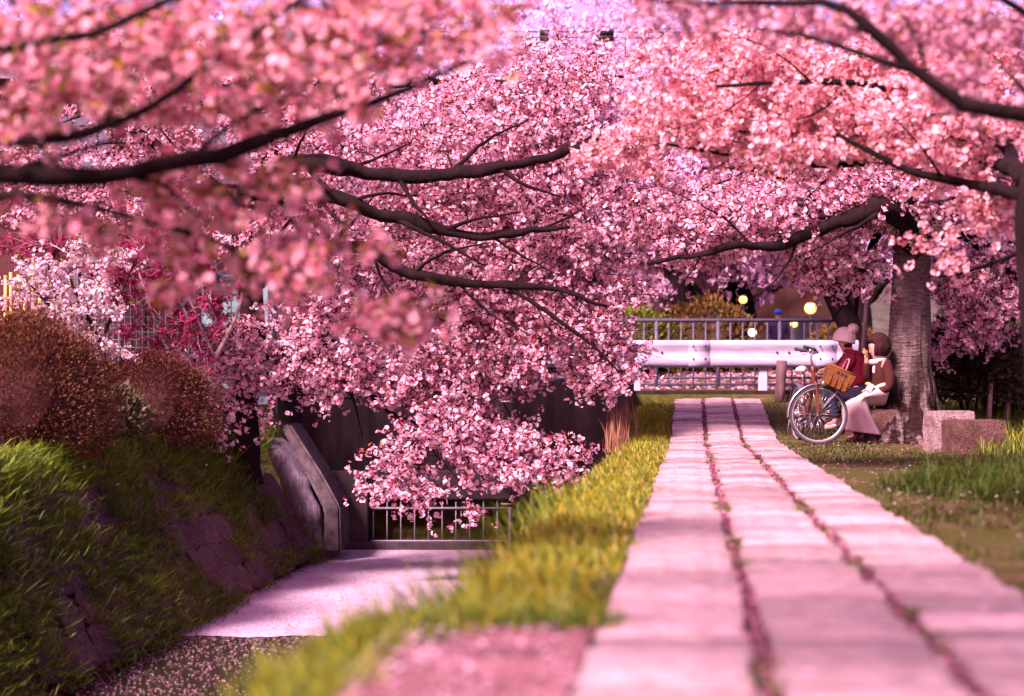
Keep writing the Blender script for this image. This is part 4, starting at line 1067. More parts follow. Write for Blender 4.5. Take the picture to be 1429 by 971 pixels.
def hand(f, k, wrist, d, up, size=1.0, curl=.5):
    """palm and five fingers from wrist vertex k, pointing along d"""
    d = np.array(d, float); d /= np.linalg.norm(d); up = np.array(up, float); up -= d * np.dot(up, d); up /= np.linalg.norm(up); sd_ = np.cross(d, up)
    palm = f.add(wrist + d * .055 * size, (.026 * size, .016 * size), k)
    kn = f.add(wrist + d * .085 * size, (.026 * size, .013 * size), palm)
    for q_, ln in ((-1.5, .9), (-.5, 1.0), (.5, .95), (1.5, .75)):
        b = wrist + d * .09 * size + sd_ * q_ * .016 * size
        f.chain(kn, [(b + d * .03 * ln * size - up * curl * .012, .0085 * size), (b + d * .05 * ln * size - up * curl * .035, .008 * size)])
    f.chain(palm, [(wrist + d * .06 * size - sd_ * .035 * size, .0095 * size), (wrist + d * .085 * size - sd_ * .045 * size - up * .02, .0085 * size)])
def blob(name, c, s, mat, parent, org, sub=3, fn=None, rot=None):
    bm = bmesh.new(); bmesh.ops.create_icosphere(bm, subdivisions=sub, radius=1)
    for vv in bm.verts:
        p = vv.co.copy()
        if fn: p = fn(p)
        p = Vector((p.x * s[0], p.y * s[1], p.z * s[2]))
        if rot is not None: p = rot @ p
        vv.co = p + Vector(c) - Vector(org)
    return link(name, bm_mesh(name, bm), mat, parent, True)

# --- woman in the beige skirt, facing the path in profile, eating
D2 = 20.3
def Q(px, py, dy=0): return P(px, py, D2) + np.array((0, dy, 0))
w2 = empty('person', 'seated person with bobbed brown hair, brown cardigan and long beige skirt, eating', 'person', (P(1232, 600, D2)[0], D2, .0))
o2 = np.array(w2.location)
f = Fig()
pel = f.add(Q(1233, 553), (.12, .105)); sp1 = f.add(Q(1232, 536), (.125, .105), pel); ch = f.add(Q(1230, 517), (.13, .10), sp1)
nb_ = f.add(Q(1227, 503), (.055, .055), ch); hd0 = f.add(Q(1222, 493.5), (.068, .066), nb_); hd1 = f.add(Q(1220.5, 484), (.088, .082), hd0); f.add(Q(1222, 474), (.078, .078), hd1)
f.chain(hd0, [(Q(1214.6, 489.5), .018)])                       # nose and mouth area
for sy, kp, ap, tp in ((-.09, (1190, 553), (1193, 605), (1180, 612)), (.09, (1196, 551), (1212, 606), (1199, 614))):
    h_ = f.add(Q(1226, 558, sy), .06, pel)
    f.chain(h_, [(Q((1226 + kp[0]) / 2, 558, sy), .052), (Q(kp[0] + 4, kp[1] + 5, sy), .045), (Q((kp[0] + ap[0]) / 2, (kp[1] + ap[1]) / 2 - 4, sy), .045), (Q(*ap, sy), .026), (Q(*tp, sy), .020)])
sh = f.add(Q(1232, 508, -.16), .055, ch); wr = f.chain(sh, [(Q(1237, 526, -.20), .045), (Q(1236, 541, -.21), .04), (Q(1224, 545, -.18), .034), (Q(1216, 544, -.15), .026)])
hand(f, wr, Q(1216, 544, -.15), (-1, .2, .05), (0, 0, 1), 1.0, .9)
sh = f.add(Q(1229, 508, .15), .055, ch); wr = f.chain(sh, [(Q(1220, 524, .14), .045), (Q(1212, 527, .08), .040), (Q(1210, 512, .02), .033), (Q(1209, 502, -.01), .025)])
hand(f, wr, Q(1209, 502, -.01), (-.10, -.1, 1), (1, 0, 0), 1.0, .8)
skin_mesh('body', f.v, f.e, f.r, 0, M['skin'], w2, o2)
g = Fig()
a = g.add(Q(1233, 548), (.175, .16)); b = g.add(Q(1232, 536), (.145, .125), a); c = g.add(Q(1230, 517), (.15, .12), b); g.add(Q(1228, 507), (.085, .085), c)
s_ = g.add(Q(1232, 508, -.16), .072, c); g.chain(s_, [(Q(1237, 526, -.20), .062), (Q(1236, 541, -.21), .055), (Q(1226, 545, -.18), .050), (Q(1218.5, 544.3, -.155), .044)])
s_ = g.add(Q(1229, 508, .15), .072, c); g.chain(s_, [(Q(1220, 524, .14), .062), (Q(1212, 527, .08), .056), (Q(1210, 512, .02), .047), (Q(1209, 504, -.005), .042)])
skin_mesh('cardigan', g.v, g.e, g.r, 0, M['cardigan'], w2, o2)
# skirt: lofted cloth
ring = [((1236, 546), .17, .19, (.15, 1)), ((1224, 548), .175, .22, (.35, 1)), ((1208, 551), .165, .235, (.7, .8)), ((1193, 556), .14, .24, (1, .35)), ((1194, 568), .145, .235, (1, -.05)), ((1197, 582), .175, .245, (1, -.1)), ((1202, 595), .205, .25, (1, -.12)), ((1206, 604), .215, .255, (1, -.15))]
v = []; na = 48
for k, ((px, py), a_, b_, dr) in enumerate(ring):
    c = Q(px, py); dr = np.array((dr[0], 0, dr[1])); dr = dr / np.linalg.norm(dr)
    fold = .010 + .020 * max(0, k - 2) / 5
    for m_ in range(na):
        th = 2 * math.pi * m_ / na; w_ = 1 + fold * 6 * .3 * math.sin(th * 7 + k * .25) + fold * 2 * math.sin(th * 4 + 1)
        v.append(c + dr * math.cos(th) * a_ * w_ + np.array((0, 1, 0)) * math.sin(th) * b_ * w_ - o2)
i = np.arange(len(ring) - 1)[:, None] * na; j = np.arange(na)[None]; j2 = (j + 1) % na
o = link('skirt', np_mesh('skirt', v, np.stack([i + j, i + j2, i + na + j2, i + na + j], -1).reshape(-1, 4)), M['skirt'], w2, True)
o.modifiers.new('sub', 'SUBSURF').render_levels = 2; md = o.modifiers.new('thick', 'SOLIDIFY'); md.thickness = .008
def hairf(p):
    q_ = p.copy()
    if q_.x < -.45 and q_.z < .22 + .22 * mnoise.noise(p * 4) + .1 * abs(p.y): q_.x = -.45 + (q_.x + .45) * .12     # open at the face
    if q_.z < 0: q_.x *= 1.04; q_.y *= 1.10; q_.z = max(q_.z, -.78)
    an = math.atan2(p.y, p.x); q_ *= 1 + .03 * mnoise.noise(p * 5) + .022 * math.sin(an * 23 + 3 * p.z) * (1 if p.z < .6 else .3)
    return q_
blob('hair', Q(1226.5, 482), (.142, .13, .158), M['hair'], w2, o2, 4, hairf)
blob('fringe', Q(1219, 474.5), (.088, .092, .05), M['hair'], w2, o2, 3)
g = Fig(); k0 = None
for k in range(10):
    a = k / 10 * 2 * math.pi; k1 = g.add(Q(1225, 504) + np.array((.085 * math.cos(a), .085 * math.sin(a), .012 * math.cos(a))), .036, k0); k0 = k1
g.e.append((k0, 0)); g.chain(0, [(Q(1219, 512, -.04), .03), (Q(1219, 522, -.06), .025)])
skin_mesh('scarf', g.v, g.e, g.r, 0, M['scarf'], w2, o2, 2)
for sy in (-.032, .032): blob('eye', Q(1213.2, 484, sy), (.006, .009, .007), M['eye'], w2, o2, 2)
blob('lips', Q(1213.4, 491.4), (.008, .016, .007), M['lip'], w2, o2, 2)
for sy, ap, tp in ((-.09, (1193, 605), (1180, 612)), (.09, (1212, 606), (1199, 614))):
    g = Fig(); a = g.add(Q(ap[0], ap[1] - 13, sy), .052); g.chain(a, [(Q(ap[0], ap[1] - 3, sy), .046), (Q(ap[0], ap[1] + 7, sy), .044), (Q((ap[0] + tp[0]) / 2, tp[1] + 1.5, sy), .042), (Q(tp[0] - 2, tp[1] + 2, sy), .034)])
    skin_mesh('boot', g.v, g.e, g.r, 0, M['boot'], w2, o2)
sp_ = empty('snack_packet', 'open white snack packet held over the beige skirt', 'snack', tuple(Q(1209, 541, -.2))); so_ = np.array(sp_.location)
bm = bmesh.new(); box_bm(bm, (0, 0, 0), (.075, .05, .10), Matrix.Rotation(.5, 4, 'Y'), .01); link('packet', bm_mesh('packet', bm), M['white_paint'], sp_)
blob('filling', Q(1206.5, 535.5, -.2), (.035, .025, .02), simple('yellow_bread', (.62, .36, .07), .8), sp_, so_, 2)
fr_o = blob('bread_roll', Q(1206.8, 491.5, -.02), (.034, .03, .03), simple('brown_bread', (.38, .17, .07), .8), None, (0, 0, 0), 3); tag(fr_o, 'brown bread roll held up to the mouth of the seated eater', 'bread')
pbg = blob('violet_bag', Q(1220, 541, .06), (.075, .09, .05), M['purple'], None, (0, 0, 0), 3, lambda p: Vector((p.x * (1 - .25 * max(0, p.z)), p.y, p.z))); tag(pbg, 'violet cloth bag in the lap beneath the brown cardigan sleeve', 'bag')

# --- woman in the crimson jacket
D1 = 21.15
def Q(px, py, dy=0): return P(px, py, D1) + np.array((0, dy, 0))
w1 = empty('person', 'seated person in crimson jacket and cream bobble hat, seen from behind the shoulder', 'person', (P(1195, 600, D1)[0], D1, .0))
o1 = np.array(w1.location)
f = Fig()
pel = f.add(Q(1199, 549), (.15, .14)); sp1 = f.add(Q(1195, 530), (.13, .115), pel); ch = f.add(Q(1190, 508), (.14, .115), sp1)
nb_ = f.add(Q(1184, 491), (.058, .058), ch); hd0 = f.add(Q(1178.5, 482), (.068, .066), nb_); hd1 = f.add(Q(1177.5, 473), (.09, .085), hd0); f.add(Q(1179, 463), (.08, .08), hd1)
f.chain(hd0, [(Q(1171, 478.5), .017)])
for sy, kp, ap, tp in ((-.10, (1158, 553), (1164, 589), (1150, 594)), (.10, (1152, 552), (1176, 586), (1160, 592))):
    h_ = f.add(Q(1192, 552, sy), .10, pel)
    f.chain(h_, [(Q((1192 + kp[0]) / 2, 550, sy), .088), (Q(*kp, sy), .066), (Q((kp[0] + ap[0]) / 2, (kp[1] + ap[1]) / 2, sy), .056), (Q(*ap, sy), .038), (Q(*tp, sy), .034)])
ends = []
for sy, el, hd in ((-.17, (1170, 518), (1153, 514)), (.16, (1172, 520), (1150, 520))):
    sh = f.add(Q(1186, 498, sy), .058, ch)
    wr = f.chain(sh, [(Q((1186 + el[0]) / 2, (498 + el[1]) / 2, sy * 1.15), .048), (Q(*el, sy * 1.15), .042), (Q((el[0] + hd[0]) / 2, (el[1] + hd[1]) / 2, sy), .036), (Q(*hd, sy * .85), .026)])
    hand(f, wr, Q(*hd, sy * .85), (-1, 0, -.2), (0, 0, 1), 1.0, .8)
skin_mesh('body', f.v, f.e, f.r, 0, M['skin'], w1, o1)
g = Fig()
a = g.add(Q(1199, 543), (.20, .185)); b = g.add(Q(1195, 528), (.19, .17), a); c = g.add(Q(1190, 508), (.19, .165), b); g.add(Q(1185, 495), (.105, .10), c)
for sy, el, hd in ((-.17, (1170, 518), (1153, 514)), (.16, (1172, 520), (1150, 520))):
    s_ = g.add(Q(1186, 499, sy), .10, c)
    g.chain(s_, [(Q((1186 + el[0]) / 2, (498 + el[1]) / 2, sy * 1.15), .085), (Q(*el, sy * 1.15), .076), (Q((el[0] + hd[0]) / 2, (el[1] + hd[1]) / 2, sy), .064), (Q(hd[0] + 2.5, hd[1], sy * .87), .045)])
skin_mesh('jacket', g.v, g.e, g.r, 0, M['red_jacket'], w1, o1)
g = Fig(); k0 = None
for k in range(10):
    a = k / 10 * 2 * math.pi; k1 = g.add(Q(1189, 492) + np.array((.10 * math.cos(a), .11 * math.sin(a), -.03 * math.cos(a))), .036 + .012 * math.cos(a), k0); k0 = k1
g.e.append((k0, 0))
skin_mesh('hood', g.v, g.e, g.r, 0, M['red_jacket'], w1, o1)
g = Fig(); p0 = g.add(Q(1199, 550), (.165, .15))
for sy, kp, ap in ((-.10, (1158, 553), (1164, 589)), (.10, (1152, 552), (1176, 586))):
    h_ = g.add(Q(1192, 552, sy), .112, p0); g.chain(h_, [(Q((1192 + kp[0]) / 2, 550, sy), .098), (Q(*kp, sy), .077), (Q((kp[0] + ap[0]) / 2, (kp[1] + ap[1]) / 2, sy), .066), (Q(ap[0], ap[1] - 4, sy), .055)])
skin_mesh('jeans', g.v, g.e, g.r, 0, M['denim'], w1, o1)
for sy, ap, tp in ((-.10, (1164, 589), (1150, 594)), (.10, (1176, 586), (1160, 592))):
    g = Fig(); a = g.add(Q(ap[0] + 2, ap[1] + 3, sy), .044); g.chain(a, [(Q((ap[0] + tp[0]) / 2, tp[1] + 1, sy), .042), (Q(tp[0] - 2, tp[1] + 2, sy), .034)])
    skin_mesh('shoe', g.v, g.e, g.r, 0, M['shoe_white'], w1, o1)
def hatf(p):
    q_ = p.copy(); q_.z = max(q_.z, -.42)
    ang = math.atan2(p.y, p.x); rib = 1 + .035 * math.sin(ang * 16) * (1 - max(0, p.z)) + .02 * mnoise.noise(p * 9)
    if q_.z < -.15: rib *= 1.06
    return Vector((q_.x * rib, q_.y * rib, q_.z))
blob('hat', Q(1178.5, 471), (.138, .130, .135), M['wool'], w1, o1, 4, hatf, Matrix.Rotation(R(12), 3, 'Y'))
blob('pompom', Q(1188.5, 458.5, -.08), (.064, .064, .060), M['wool'], w1, o1, 4, lambda p: p * (1 + .22 * mnoise.noise(p * 7)))
blob('hair', Q(1181, 482), (.074, .084, .05), M['hair'], w1, o1, 3)
for sy in (-.034, .034): blob('eye', Q(1169.6, 474, sy), (.006, .009, .007), M['eye'], w1, o1, 2)
blob('lips', Q(1169.4, 481), (.007, .016, .006), M['lip'], w1, o1, 2)

# --- walker far across the road
D3 = 45.0
def Q(px, py, dy=0): return P(px, py, D3) + np.array((0, dy, 0))
w3 = empty('person', 'standing person in slate jacket and blue cap across the road', 'person', (P(1086, 520, D3)[0], D3, 1.0))
o3 = np.array(w3.location)
f = Fig(); zz = lambda z, dx=0, dy=0: np.array((o3[0] + dx, D3 + dy, 1.0 + z))
pel = f.add(zz(.86), .15); ch = f.add(zz(1.22), (.19, .13), f.add(zz(1.02), .14, pel)); nk = f.add(zz(1.40), .06, ch); f.chain(nk, [(zz(1.50), .085), (zz(1.60), .085)])
for s in (-1, 1):
    f.chain(pel, [(zz(.80, s * .09), .10), (zz(.45, s * .10), .07), (zz(.08, s * .10), .045), (zz(.04, s * .10, -.14), .04)])
    wr = f.chain(ch, [(zz(1.32, s * .20), .06), (zz(1.08, s * .26), .05), (zz(.86, s * .22, -.1), .035)])
    hand(f, wr, zz(.86, s * .22, -.1), (0, -.3, -1), (s, 0, 0))
skin_mesh('body', f.v, f.e, f.r, 0, M['skin'], w3, o3)
g = Fig(); a = g.add(zz(.80), .19); c = g.add(zz(1.22), (.225, .17), g.add(zz(1.02), .18, a)); g.add(zz(1.36), .11, c)
for s in (-1, 1): g.chain(c, [(zz(1.32, s * .20), .085), (zz(1.08, s * .26), .07), (zz(.90, s * .225, -.09), .055)])
skin_mesh('jacket', g.v, g.e, g.r, 0, M['grey_jacket'], w3, o3)
g = Fig(); a = g.add(zz(.84), .165)
for s in (-1, 1): g.chain(a, [(zz(.78, s * .09), .115), (zz(.45, s * .10), .085), (zz(.10, s * .10), .065)])
skin_mesh('trousers', g.v, g.e, g.r, 0, M['denim'], w3, o3)
blob('cap', zz(1.615), (.115, .12, .10), M['blue'], w3, o3, 3, lambda p: Vector((p.x, p.y, max(p.z, -.3))))

# ------------------------------------------------------------------ bicycle
DB = 19.6
bk = empty('bicycle', 'copper city bicycle with front wheel turned sideways and wicker basket', 'bicycle', (P(1142, 620, DB)[0], DB, 0))
bo = np.array(bk.location)
def torus(name, Rr, r_, mat, parent, loc, rot, seg=64, ring=10):
    a = np.linspace(0, 2 * math.pi, seg, endpoint=False); b = np.linspace(0, 2 * math.pi, ring, endpoint=False)
    A, Bb = np.meshgrid(a, b, indexing='ij')
    v = np.stack([(Rr + r_ * np.cos(Bb)) * np.cos(A), r_ * np.sin(Bb), (Rr + r_ * np.cos(Bb)) * np.sin(A)], -1).reshape(-1, 3)
    i = np.arange(seg)[:, None]; j = np.arange(ring)[None]
    q = np.stack([i * ring + j, ((i + 1) % seg) * ring + j, ((i + 1) % seg) * ring + (j + 1) % ring, i * ring + (j + 1) % ring], -1).reshape(-1, 4)
    o = link(name, np_mesh(name, v, q), mat, parent, True); o.location = loc; o.rotation_euler = rot; return o
def wheel(loc, rz_):
    wh = torus('wheel', .302, .013, M['rim'], bk, loc, (0, 0, rz_))
    torus('tyre', .322, .020, M['tyre'], wh, (0, 0, 0), (0, 0, 0))
    v0, v1 = [], []
    for k in range(28):
        a = 2 * math.pi * k / 28; sgn = 1 if k % 2 else -1; h = a + (.35 if k % 4 < 2 else -.35)
        v0.append((.022 * math.cos(h), sgn * .028, .022 * math.sin(h))); v1.append((.30 * math.cos(a), 0, .30 * math.sin(a)))
    for k in range(28):
        bar('spoke', v0[k], v1[k], .0018, M['chrome'], wh, 4)
    bar('hub', (0, -.05, 0), (0, .05, 0), .022, M['chrome'], wh, 10)
    return wh
WR = .342
fa = np.array((0, 0, WR)); STEER = R(4)
wheel(tuple(fa), STEER)
bbx = -.06
wheel((bbx, 1.08, WR), R(90) + R(3))
# fork, head, stem: the front points along +X because the bars are turned
hd_ = np.array((-.055, .0, .80))
for s in (-1, 1):
    tube('fork_blade', [fa + (0, s * .05, 0), fa + (-.02, s * .05, .2), fa + (-.035, s * .045, .36), hd_ + (0.01, s * .03, -.10)], [.012, .014, .017, .018], M['bike_paint'], bk, 8, .04)
tube('head_tube', [hd_ + (.008, 0, -.12), hd_ + (-.012, 0, .10)], .024, M['bike_paint'], bk, 10)
tube('stem', [hd_ + (-.012, 0, .10), hd_ + (-.03, 0, .22), hd_ + (.02, 0, .25)], .014, M['chrome'], bk, 8)
bars = [hd_ + (-.10, -.30, .27), hd_ + (-.02, -.24, .27), hd_ + (.03, -.10, .25), hd_ + (.03, .10, .25), hd_ + (-.02, .24, .27), hd_ + (-.10, .30, .27)]
tube('handlebar', bars, .012, M['chrome'], bk, 8)
for s in (-1, 1):
    tube('grip', [hd_ + (-.02, s * .25, .272), hd_ + (-.16, s * .31, .30 if s > 0 else .31)], [.018, .021], M['black'], bk, 10)
    tube('brake_lever', [hd_ + (.02, s * .22, .25), hd_ + (-.08, s * .27, .235)], .006, M['chrome'], bk, 6)
# frame running away from the camera
bbp = np.array((bbx + .01, .62, .29)); stp = np.array((bbx, .70, .74)); ra = np.array((bbx, 1.08, WR))
tube('down_tube', [hd_ + (0, .0, -.08), (bbx, .28, .40), bbp], .020, M['bike_paint'], bk, 10)
tube('top_tube', [hd_ + (0, 0, .02), (bbx, .32, .56), (bbx, .66, .46)], .016, M['bike_paint'], bk, 10)
tube('seat_tube', [bbp, stp], .016, M['bike_paint'], bk, 10)
for s in (-1, 1):
    tube('chain_stay', [bbp + (s * .03, 0, 0), ra + (s * .06, 0, 0)], .010, M['bike_paint'], bk, 8)
    tube('seat_stay', [(bbx + s * .02, .68, .62), ra + (s * .06, 0, 0)], .009, M['bike_paint'], bk, 8)
    tube('crank', [bbp + (s * .06, 0, 0), bbp + (s * .08, -.02 * s, -s * .16)], .010, M['chrome'], bk, 8)
    box('pedal', tuple(bbp + (s * .13, -.02 * s, -s * .16)), (.09, .07, .02), M['black'], bk, bevel=.004)
tube('seat_post', [stp, stp + (0, .03, .10)], .012, M['chrome'], bk, 8)
def sadf(p): return Vector((p.x * (.62 + .38 * max(-1, min(1, p.y)) ), p.y, p.z * (.6 if p.z < 0 else 1)))
blob('saddle', stp + (0, .03, .12) + bo, (.10, .14, .05), M['saddle'], bk, bo, 3, sadf)
bm = bmesh.new(); bmesh.ops.create_cone(bm, cap_ends=True, segments=28, radius1=.09, radius2=.09, depth=.006, matrix=Matrix.Translation(bbp + (.05, 0, 0)) @ Matrix.Rotation(R(90), 4, 'Y')); link('chain_ring', bm_mesh('chain_ring', bm), M['chrome'], bk)
def guard(c, rz_, a0, a1, Rr=.362, wd=.032):
    v = []; n_ = 26
    for k in range(n_ + 1):
        a = a0 + (a1 - a0) * k / n_
        for s, h in ((-1, -.010), (-.5, 0), (.5, 0), (1, -.010)):
            v.append(((Rr + h) * math.cos(a), s * wd, (Rr + h) * math.sin(a)))
    q = [(k * 4 + m_, k * 4 + m_ + 1, k * 4 + m_ + 5, k * 4 + m_ + 4) for k in range(n_) for m_ in range(3)]
    o = link('mudguard', np_mesh('mudguard', v, np.array(q)), M['chrome'], bk, True); o.location = c; o.rotation_euler = (0, 0, rz_)
    o.modifiers.new('t', 'SOLIDIFY').thickness = .004; return o
guard(tuple(fa), STEER, R(55), R(185)); guard((bbx, 1.08, WR), R(93), R(-10), R(160))
for s in (-1, 1): bar('mudguard_stay', fa + (0, s * .05, 0), fa + (-.355, s * .03, .04), .003, M['chrome'], bk, 5)
for s in (-1, 1): bar('stand_leg', (bbx + s * .09, 1.06, WR - .02), (bbx + s * .12, 1.16, .02), .008, M['chrome'], bk, 6)
# headlamp
blob('headlamp', fa + (.06, -.07, .36) + bo, (.045, .035, .035), M['chrome'], bk, bo, 3)
# wicker basket
wick = simple('wicker', (.13, .048, .014), .7, var=.4, scale=60, bmp=.9, bdist=.01, stretch=(.3, .3, 3))
bc = P(1169, 529, DB - .02) - bo; rot = Matrix.Rotation(R(24), 4, 'Y')
bsk = bpy.data.objects.new('basket', None)
bm = bmesh.new(); W_, Dp, H_ = .30, .30, .22
for k in range(9):                                              # woven bands
    z = -H_ / 2 + (k + .5) * H_ / 9; s = .80 + .20 * (k + .5) / 9
    for cx_, cy_, lx, ly in ((0, -Dp / 2 * s, W_ * s, .012), (0, Dp / 2 * s, W_ * s, .012), (-W_ / 2 * s, 0, .012, Dp * s), (W_ / 2 * s, 0, .012, Dp * s)):
        box_bm(bm, (cx_, cy_, z), (lx + .012, ly, H_ / 9 * .86))
box_bm(bm, (0, 0, -H_ / 2), (W_ * .8, Dp * .8, .012))
for k in range(4):                                              # uprights
    for s in (-1, 1):
        x_ = (-.5 + (k + .5) / 4) * W_
        box_bm(bm, (x_ * .9, s * Dp / 2 * .9, 0), (.014, .03, H_ * .98)); box_bm(bm, (s * W_ / 2 * .9, (-.5 + (k + .5) / 4) * Dp * .9, 0), (.03, .014, H_ * .98))
bsk = link('basket', bm_mesh('basket', bm), wick, bk); bsk.location = bc; bsk.rotation_euler = rot.to_euler()
pts = [np.array((sx * W_ / 2, sy * Dp / 2, H_ / 2)) for sx, sy in ((-1, -1), (1, -1), (1, 1), (-1, 1), (-1, -1))]
for k in range(4): bar('basket_rim', pts[k], pts[k + 1], .012, wick, bsk, 8)
tube('basket_handle', [(.02, -Dp / 2, H_ / 2), (.02, -Dp / 3, H_ / 2 + .12), (.02, 0, H_ / 2 + .15), (.02, Dp / 3, H_ / 2 + .12), (.02, Dp / 2, H_ / 2)], .008, M['twig_pale'], bsk, 6)
for k in range(3): box('basket_slot', (-.05 + k * .045, -Dp / 2 - .004, .06), (.026, .006, .028), M['black'], bsk)
tube('basket_stay', [fa + (.02, -.05, .05), bc + (.02, -.05, -.10)], .0035, M['chrome'], bk, 6); tube('basket_stay', [fa + (.02, .05, .05), bc + (.02, .05, -.10)], .0035, M['chrome'], bk, 6)

# ------------------------------------------------------------------ things behind the hedges
DFN = 22.6
mf = empty('mesh_fence', 'thin wire mesh fence with grey posts behind the magenta tree', 'fence', (P(200, 600, DFN)[0], DFN, 0)); fo = np.array(mf.location)
x0, x1 = (60 - 714.5) / FPX * DFN, (272 - 714.5) / FPX * DFN
for k in range(27):
    x = x0 + (x1 - x0) * k / 26; bar('wire', np.array((x, DFN, .05)) - fo, np.array((x, DFN, 2.2)) - fo, .005, M['wire'], mf, 4)
for k in range(22):
    z = .08 + k * .1; bar('wire', np.array((x0, DFN, z)) - fo, np.array((x1, DFN, z)) - fo, .005, M['wire'], mf, 4)
for x in (x0, (x0 + x1) / 2, x1): bar('post', np.array((x, DFN + .05, 0)) - fo, np.array((x, DFN + .05, 2.3)) - fo, .03, M['rail_grey'], mf)
bar('top_rail', np.array((x0, DFN + .05, 2.24)) - fo, np.array((x1, DFN + .05, 2.24)) - fo, .035, M['rail_grey'], mf)
bf = empty('bamboo_fence', 'yellow bamboo pole fence behind the white-blossomed tree', 'fence', (P(20, 600, 21.6)[0], 21.6, 0)); fo = np.array(bf.location)
for k in range(13):
    x = (-40 + k * 9.5 - 714.5) / FPX * 21.6; h = 2.05 + random.uniform(-.05, .05)
    tube('bamboo_pole', [np.array((x, 21.6, 0)) - fo, np.array((x + random.uniform(-.02, .02), 21.6, h)) - fo], .022, M['bamboo'], bf, 6, .3, .05)
for z in (.5, 1.5): bar('cross_pole', np.array((P(-45, 0, 21.6)[0], 21.56, z)) - fo, np.array((P(84, 0, 21.6)[0], 21.56, z)) - fo, .02, M['bamboo'], bf)
ps = empty('panel_screen', 'pale teal corrugated panel screen between grey posts beside the culvert', 'screen', (P(320, 600, 24.4)[0], 24.4, .3)); fo = np.array(ps.location)
k = 0
for px in np.arange(258, 384, 13.0):
    x = (px - 714.5) / FPX * 24.4
    o = box('panel', np.array((x + .06, 24.4 + (.02 if k % 2 else 0), 1.25)) - fo, (.125, .02, 2.0), M['teal'], ps, bevel=.004); k += 1
for px in (262, 301, 340, 380):
    x = (px - 714.5) / FPX * 24.4; box('post', np.array((x, 24.33, 1.3)) - fo, (.07, .06, 2.3), M['rail_grey'], ps, bevel=.006)
for z in (.6, 1.5, 2.2): box('cross_rail', np.array((((258 + 384) / 2 - 714.5) / FPX * 24.4, 24.36, z)) - fo, (1.3, .03, .05), M['rail_grey'], ps)

def house(name, label, x, y, zb_, sx, sy, h, wallmat, rows, cols_, roof_h=1.6):
    hs = empty(name, label, 'house', (x, y, zb_))
    box('wall', (0, 0, h / 2), (sx, sy, h), wallmat, hs)
    bm = bmesh.new(); e = .5
    a = [(-sx / 2 - e, -sy / 2 - e, h), (sx / 2 + e, -sy / 2 - e, h), (sx / 2 + e, sy / 2 + e, h), (-sx / 2 - e, sy / 2 + e, h), (-sx / 2 - e, 0, h + roof_h), (sx / 2 + e, 0, h + roof_h)]
    vv = [bm.verts.new(p) for p in a]
    for ff in ((0, 1, 5, 4), (2, 3, 4, 5), (1, 2, 5), (3, 0, 4), (3, 2, 1, 0)): bm.faces.new([vv[k] for k in ff])
    link('roof', bm_mesh('roof', bm), M['roof'], hs)
    for r_ in range(rows):
        for c in range(cols_):
            wx = -sx / 2 + (c + .5) * sx / cols_; wz = 1.5 + r_ * 2.6
            wn = box('window', (wx, -sy / 2 - .02, wz), (1.3, .08, 1.2), M['timber'], hs)
            for s in (-1, 1): box('pane', (s * .31, -.04, 0), (.56, .02, 1.06), M['glass'], wn)
    return hs
house('house', 'rose-coloured house behind the wire mesh fence', -7.4, 31.5, .58, 8.2, 5, 5.2, M['pinkwall'], 2, 3)
house('house', 'ochre house behind the shrubs across the road', 5.2, 62, 1.0, 13, 6, 5.6, M['ochrewall'], 2, 4)
house('house', 'dark wooden house behind the lilac trees', -6.0, 60, 1.0, 14, 6, 6.0, M['dark_int'], 2, 4)
sdw = empty('garden_shed', 'dark wooden shed behind the wire mesh fence', 'shed', (P(190, 600, 24.2)[0], 24.4, .3)); 
box('wall', (0, .6, 1.05), (1.7, 1.2, 2.1), M['dark_int'], sdw); box('roof', (0, .55, 2.16), (1.95, 1.5, .10), M['roof'], sdw)
for k in range(9): box('plank', (-.78 + k * .195, -.012, 1.0), (.17, .02, 1.95), M['dark_int'], sdw)
tk = tube('old_tree_trunk', [P(66, 620, 20.6), P(70, 480, 20.6), P(74, 380, 20.6), P(70, 280, 20.6)], [.11, .10, .09, .085], M['bark'], None, 12, .15, .1); tag(tk, 'dark mossy old trunk behind the white-blossomed tree', 'tree trunk')

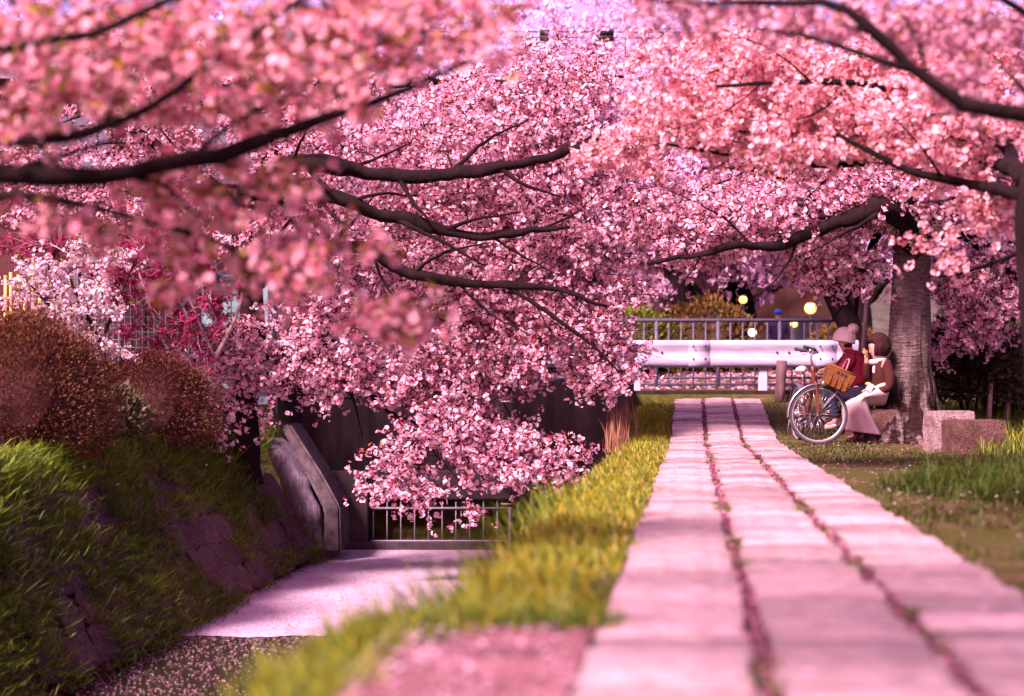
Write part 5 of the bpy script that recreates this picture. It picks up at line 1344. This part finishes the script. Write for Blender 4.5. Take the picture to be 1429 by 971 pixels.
# lamps across the road
for (px, py, D, r_, mt, lab) in ((1037, 418, 37.3, .09, 'lamp', 'small warm globe lamp lit among the far trunks'), (1131, 430, 50, .17, 'lamp', 'large warm globe lamp lit before the ochre house'), (1050, 464, 36.0, .09, 'lampw', 'low white lamp lit behind the pipe fence'), (1108, 452, 47, .10, 'lamp', 'warm globe lamp lit beside the leaning trunk')):
    c = P(px, py, D); lp = empty('street_lamp', lab, 'lamp', (c[0], c[1], 1.0)); lo = np.array(lp.location)
    bar('lamp_post', (0, 0, 0), (0, 0, c[2] - 1.0 - r_ * .9), .035, M['black'], lp)
    blob('globe', c, (r_, r_, r_), M[mt], lp, lo, 3)
    bm = bmesh.new(); bmesh.ops.create_cone(bm, cap_ends=True, segments=12, radius1=r_ * .7, radius2=r_ * .2, depth=r_ * .4, matrix=Matrix.Translation((0, 0, c[2] - 1.0 + r_ * 1.05))); link('lamp_cap', bm_mesh('lamp_cap', bm), M['black'], lp)

# power cables
for k, (py, lab) in enumerate(((44, 'upper black power cable with thick splice boxes above the trees'), (52, 'lower black power cable running just below its twin'))):
    pcb = empty('power_cable', lab, 'cable', tuple(P(780, py, 42))); po = np.array(pcb.location)
    tube('cable', [P(-700, py - 60, 42) - po, P(200, py - 6, 42) - po, P(780, py, 42) - po, P(1300, py - 3, 42) - po, P(2200, py - 50, 42) - po], .016, M['black'], pcb, 6, 1.0)
    for px, L in ((770, .30), (845, .34)):
        a = P(px, py, 42) - po; bar('splice_box', a + (-L / 1, 0, -.02), a + (L * .6, 0, -.02), .075, M['black'], pcb, 10)
for px in (-700, 2200):
    b = P(px, 300, 42); up_ = tube('utility_pole', [(b[0], 42, .9), (b[0], 42, 11.2)], [.17, .12], M['concrete'], None, 12, 2)
    tag(up_, 'concrete utility pole carrying the power cables', 'utility pole', 'utility poles')

# hill far behind
v = []; ncol = 60; nrow = 10
for r_ in range(nrow):
    for c in range(ncol):
        x = -420 + 840 * c / (ncol - 1); y = 190 + r_ * 30; t = r_ / (nrow - 1)
        v.append((x, y, -2 + 30 * math.sin(t * math.pi * .55) * (1 + .35 * mnoise.noise(Vector((x * .008, y * .006, 0)))) + 2.5 * mnoise.noise(Vector((x * .05, y * .05, 4)))))
i = np.arange(nrow - 1)[:, None] * ncol; j = np.arange(ncol - 1)[None]
tag(link('hill', np_mesh('hill', v, np.stack([i + j, i + j + 1, i + ncol + j + 1, i + ncol + j], -1).reshape(-1, 4)), simple('wooded_hill', (.055, .050, .035), .95, var=.5, scale=.3, bmp=.8, bdist=2), smooth=True), kind='structure')
print('tree tris', NTRI[0], 'scene tris', sum(len(o.data.polygons) for o in SC.objects if o.type == 'MESH'))
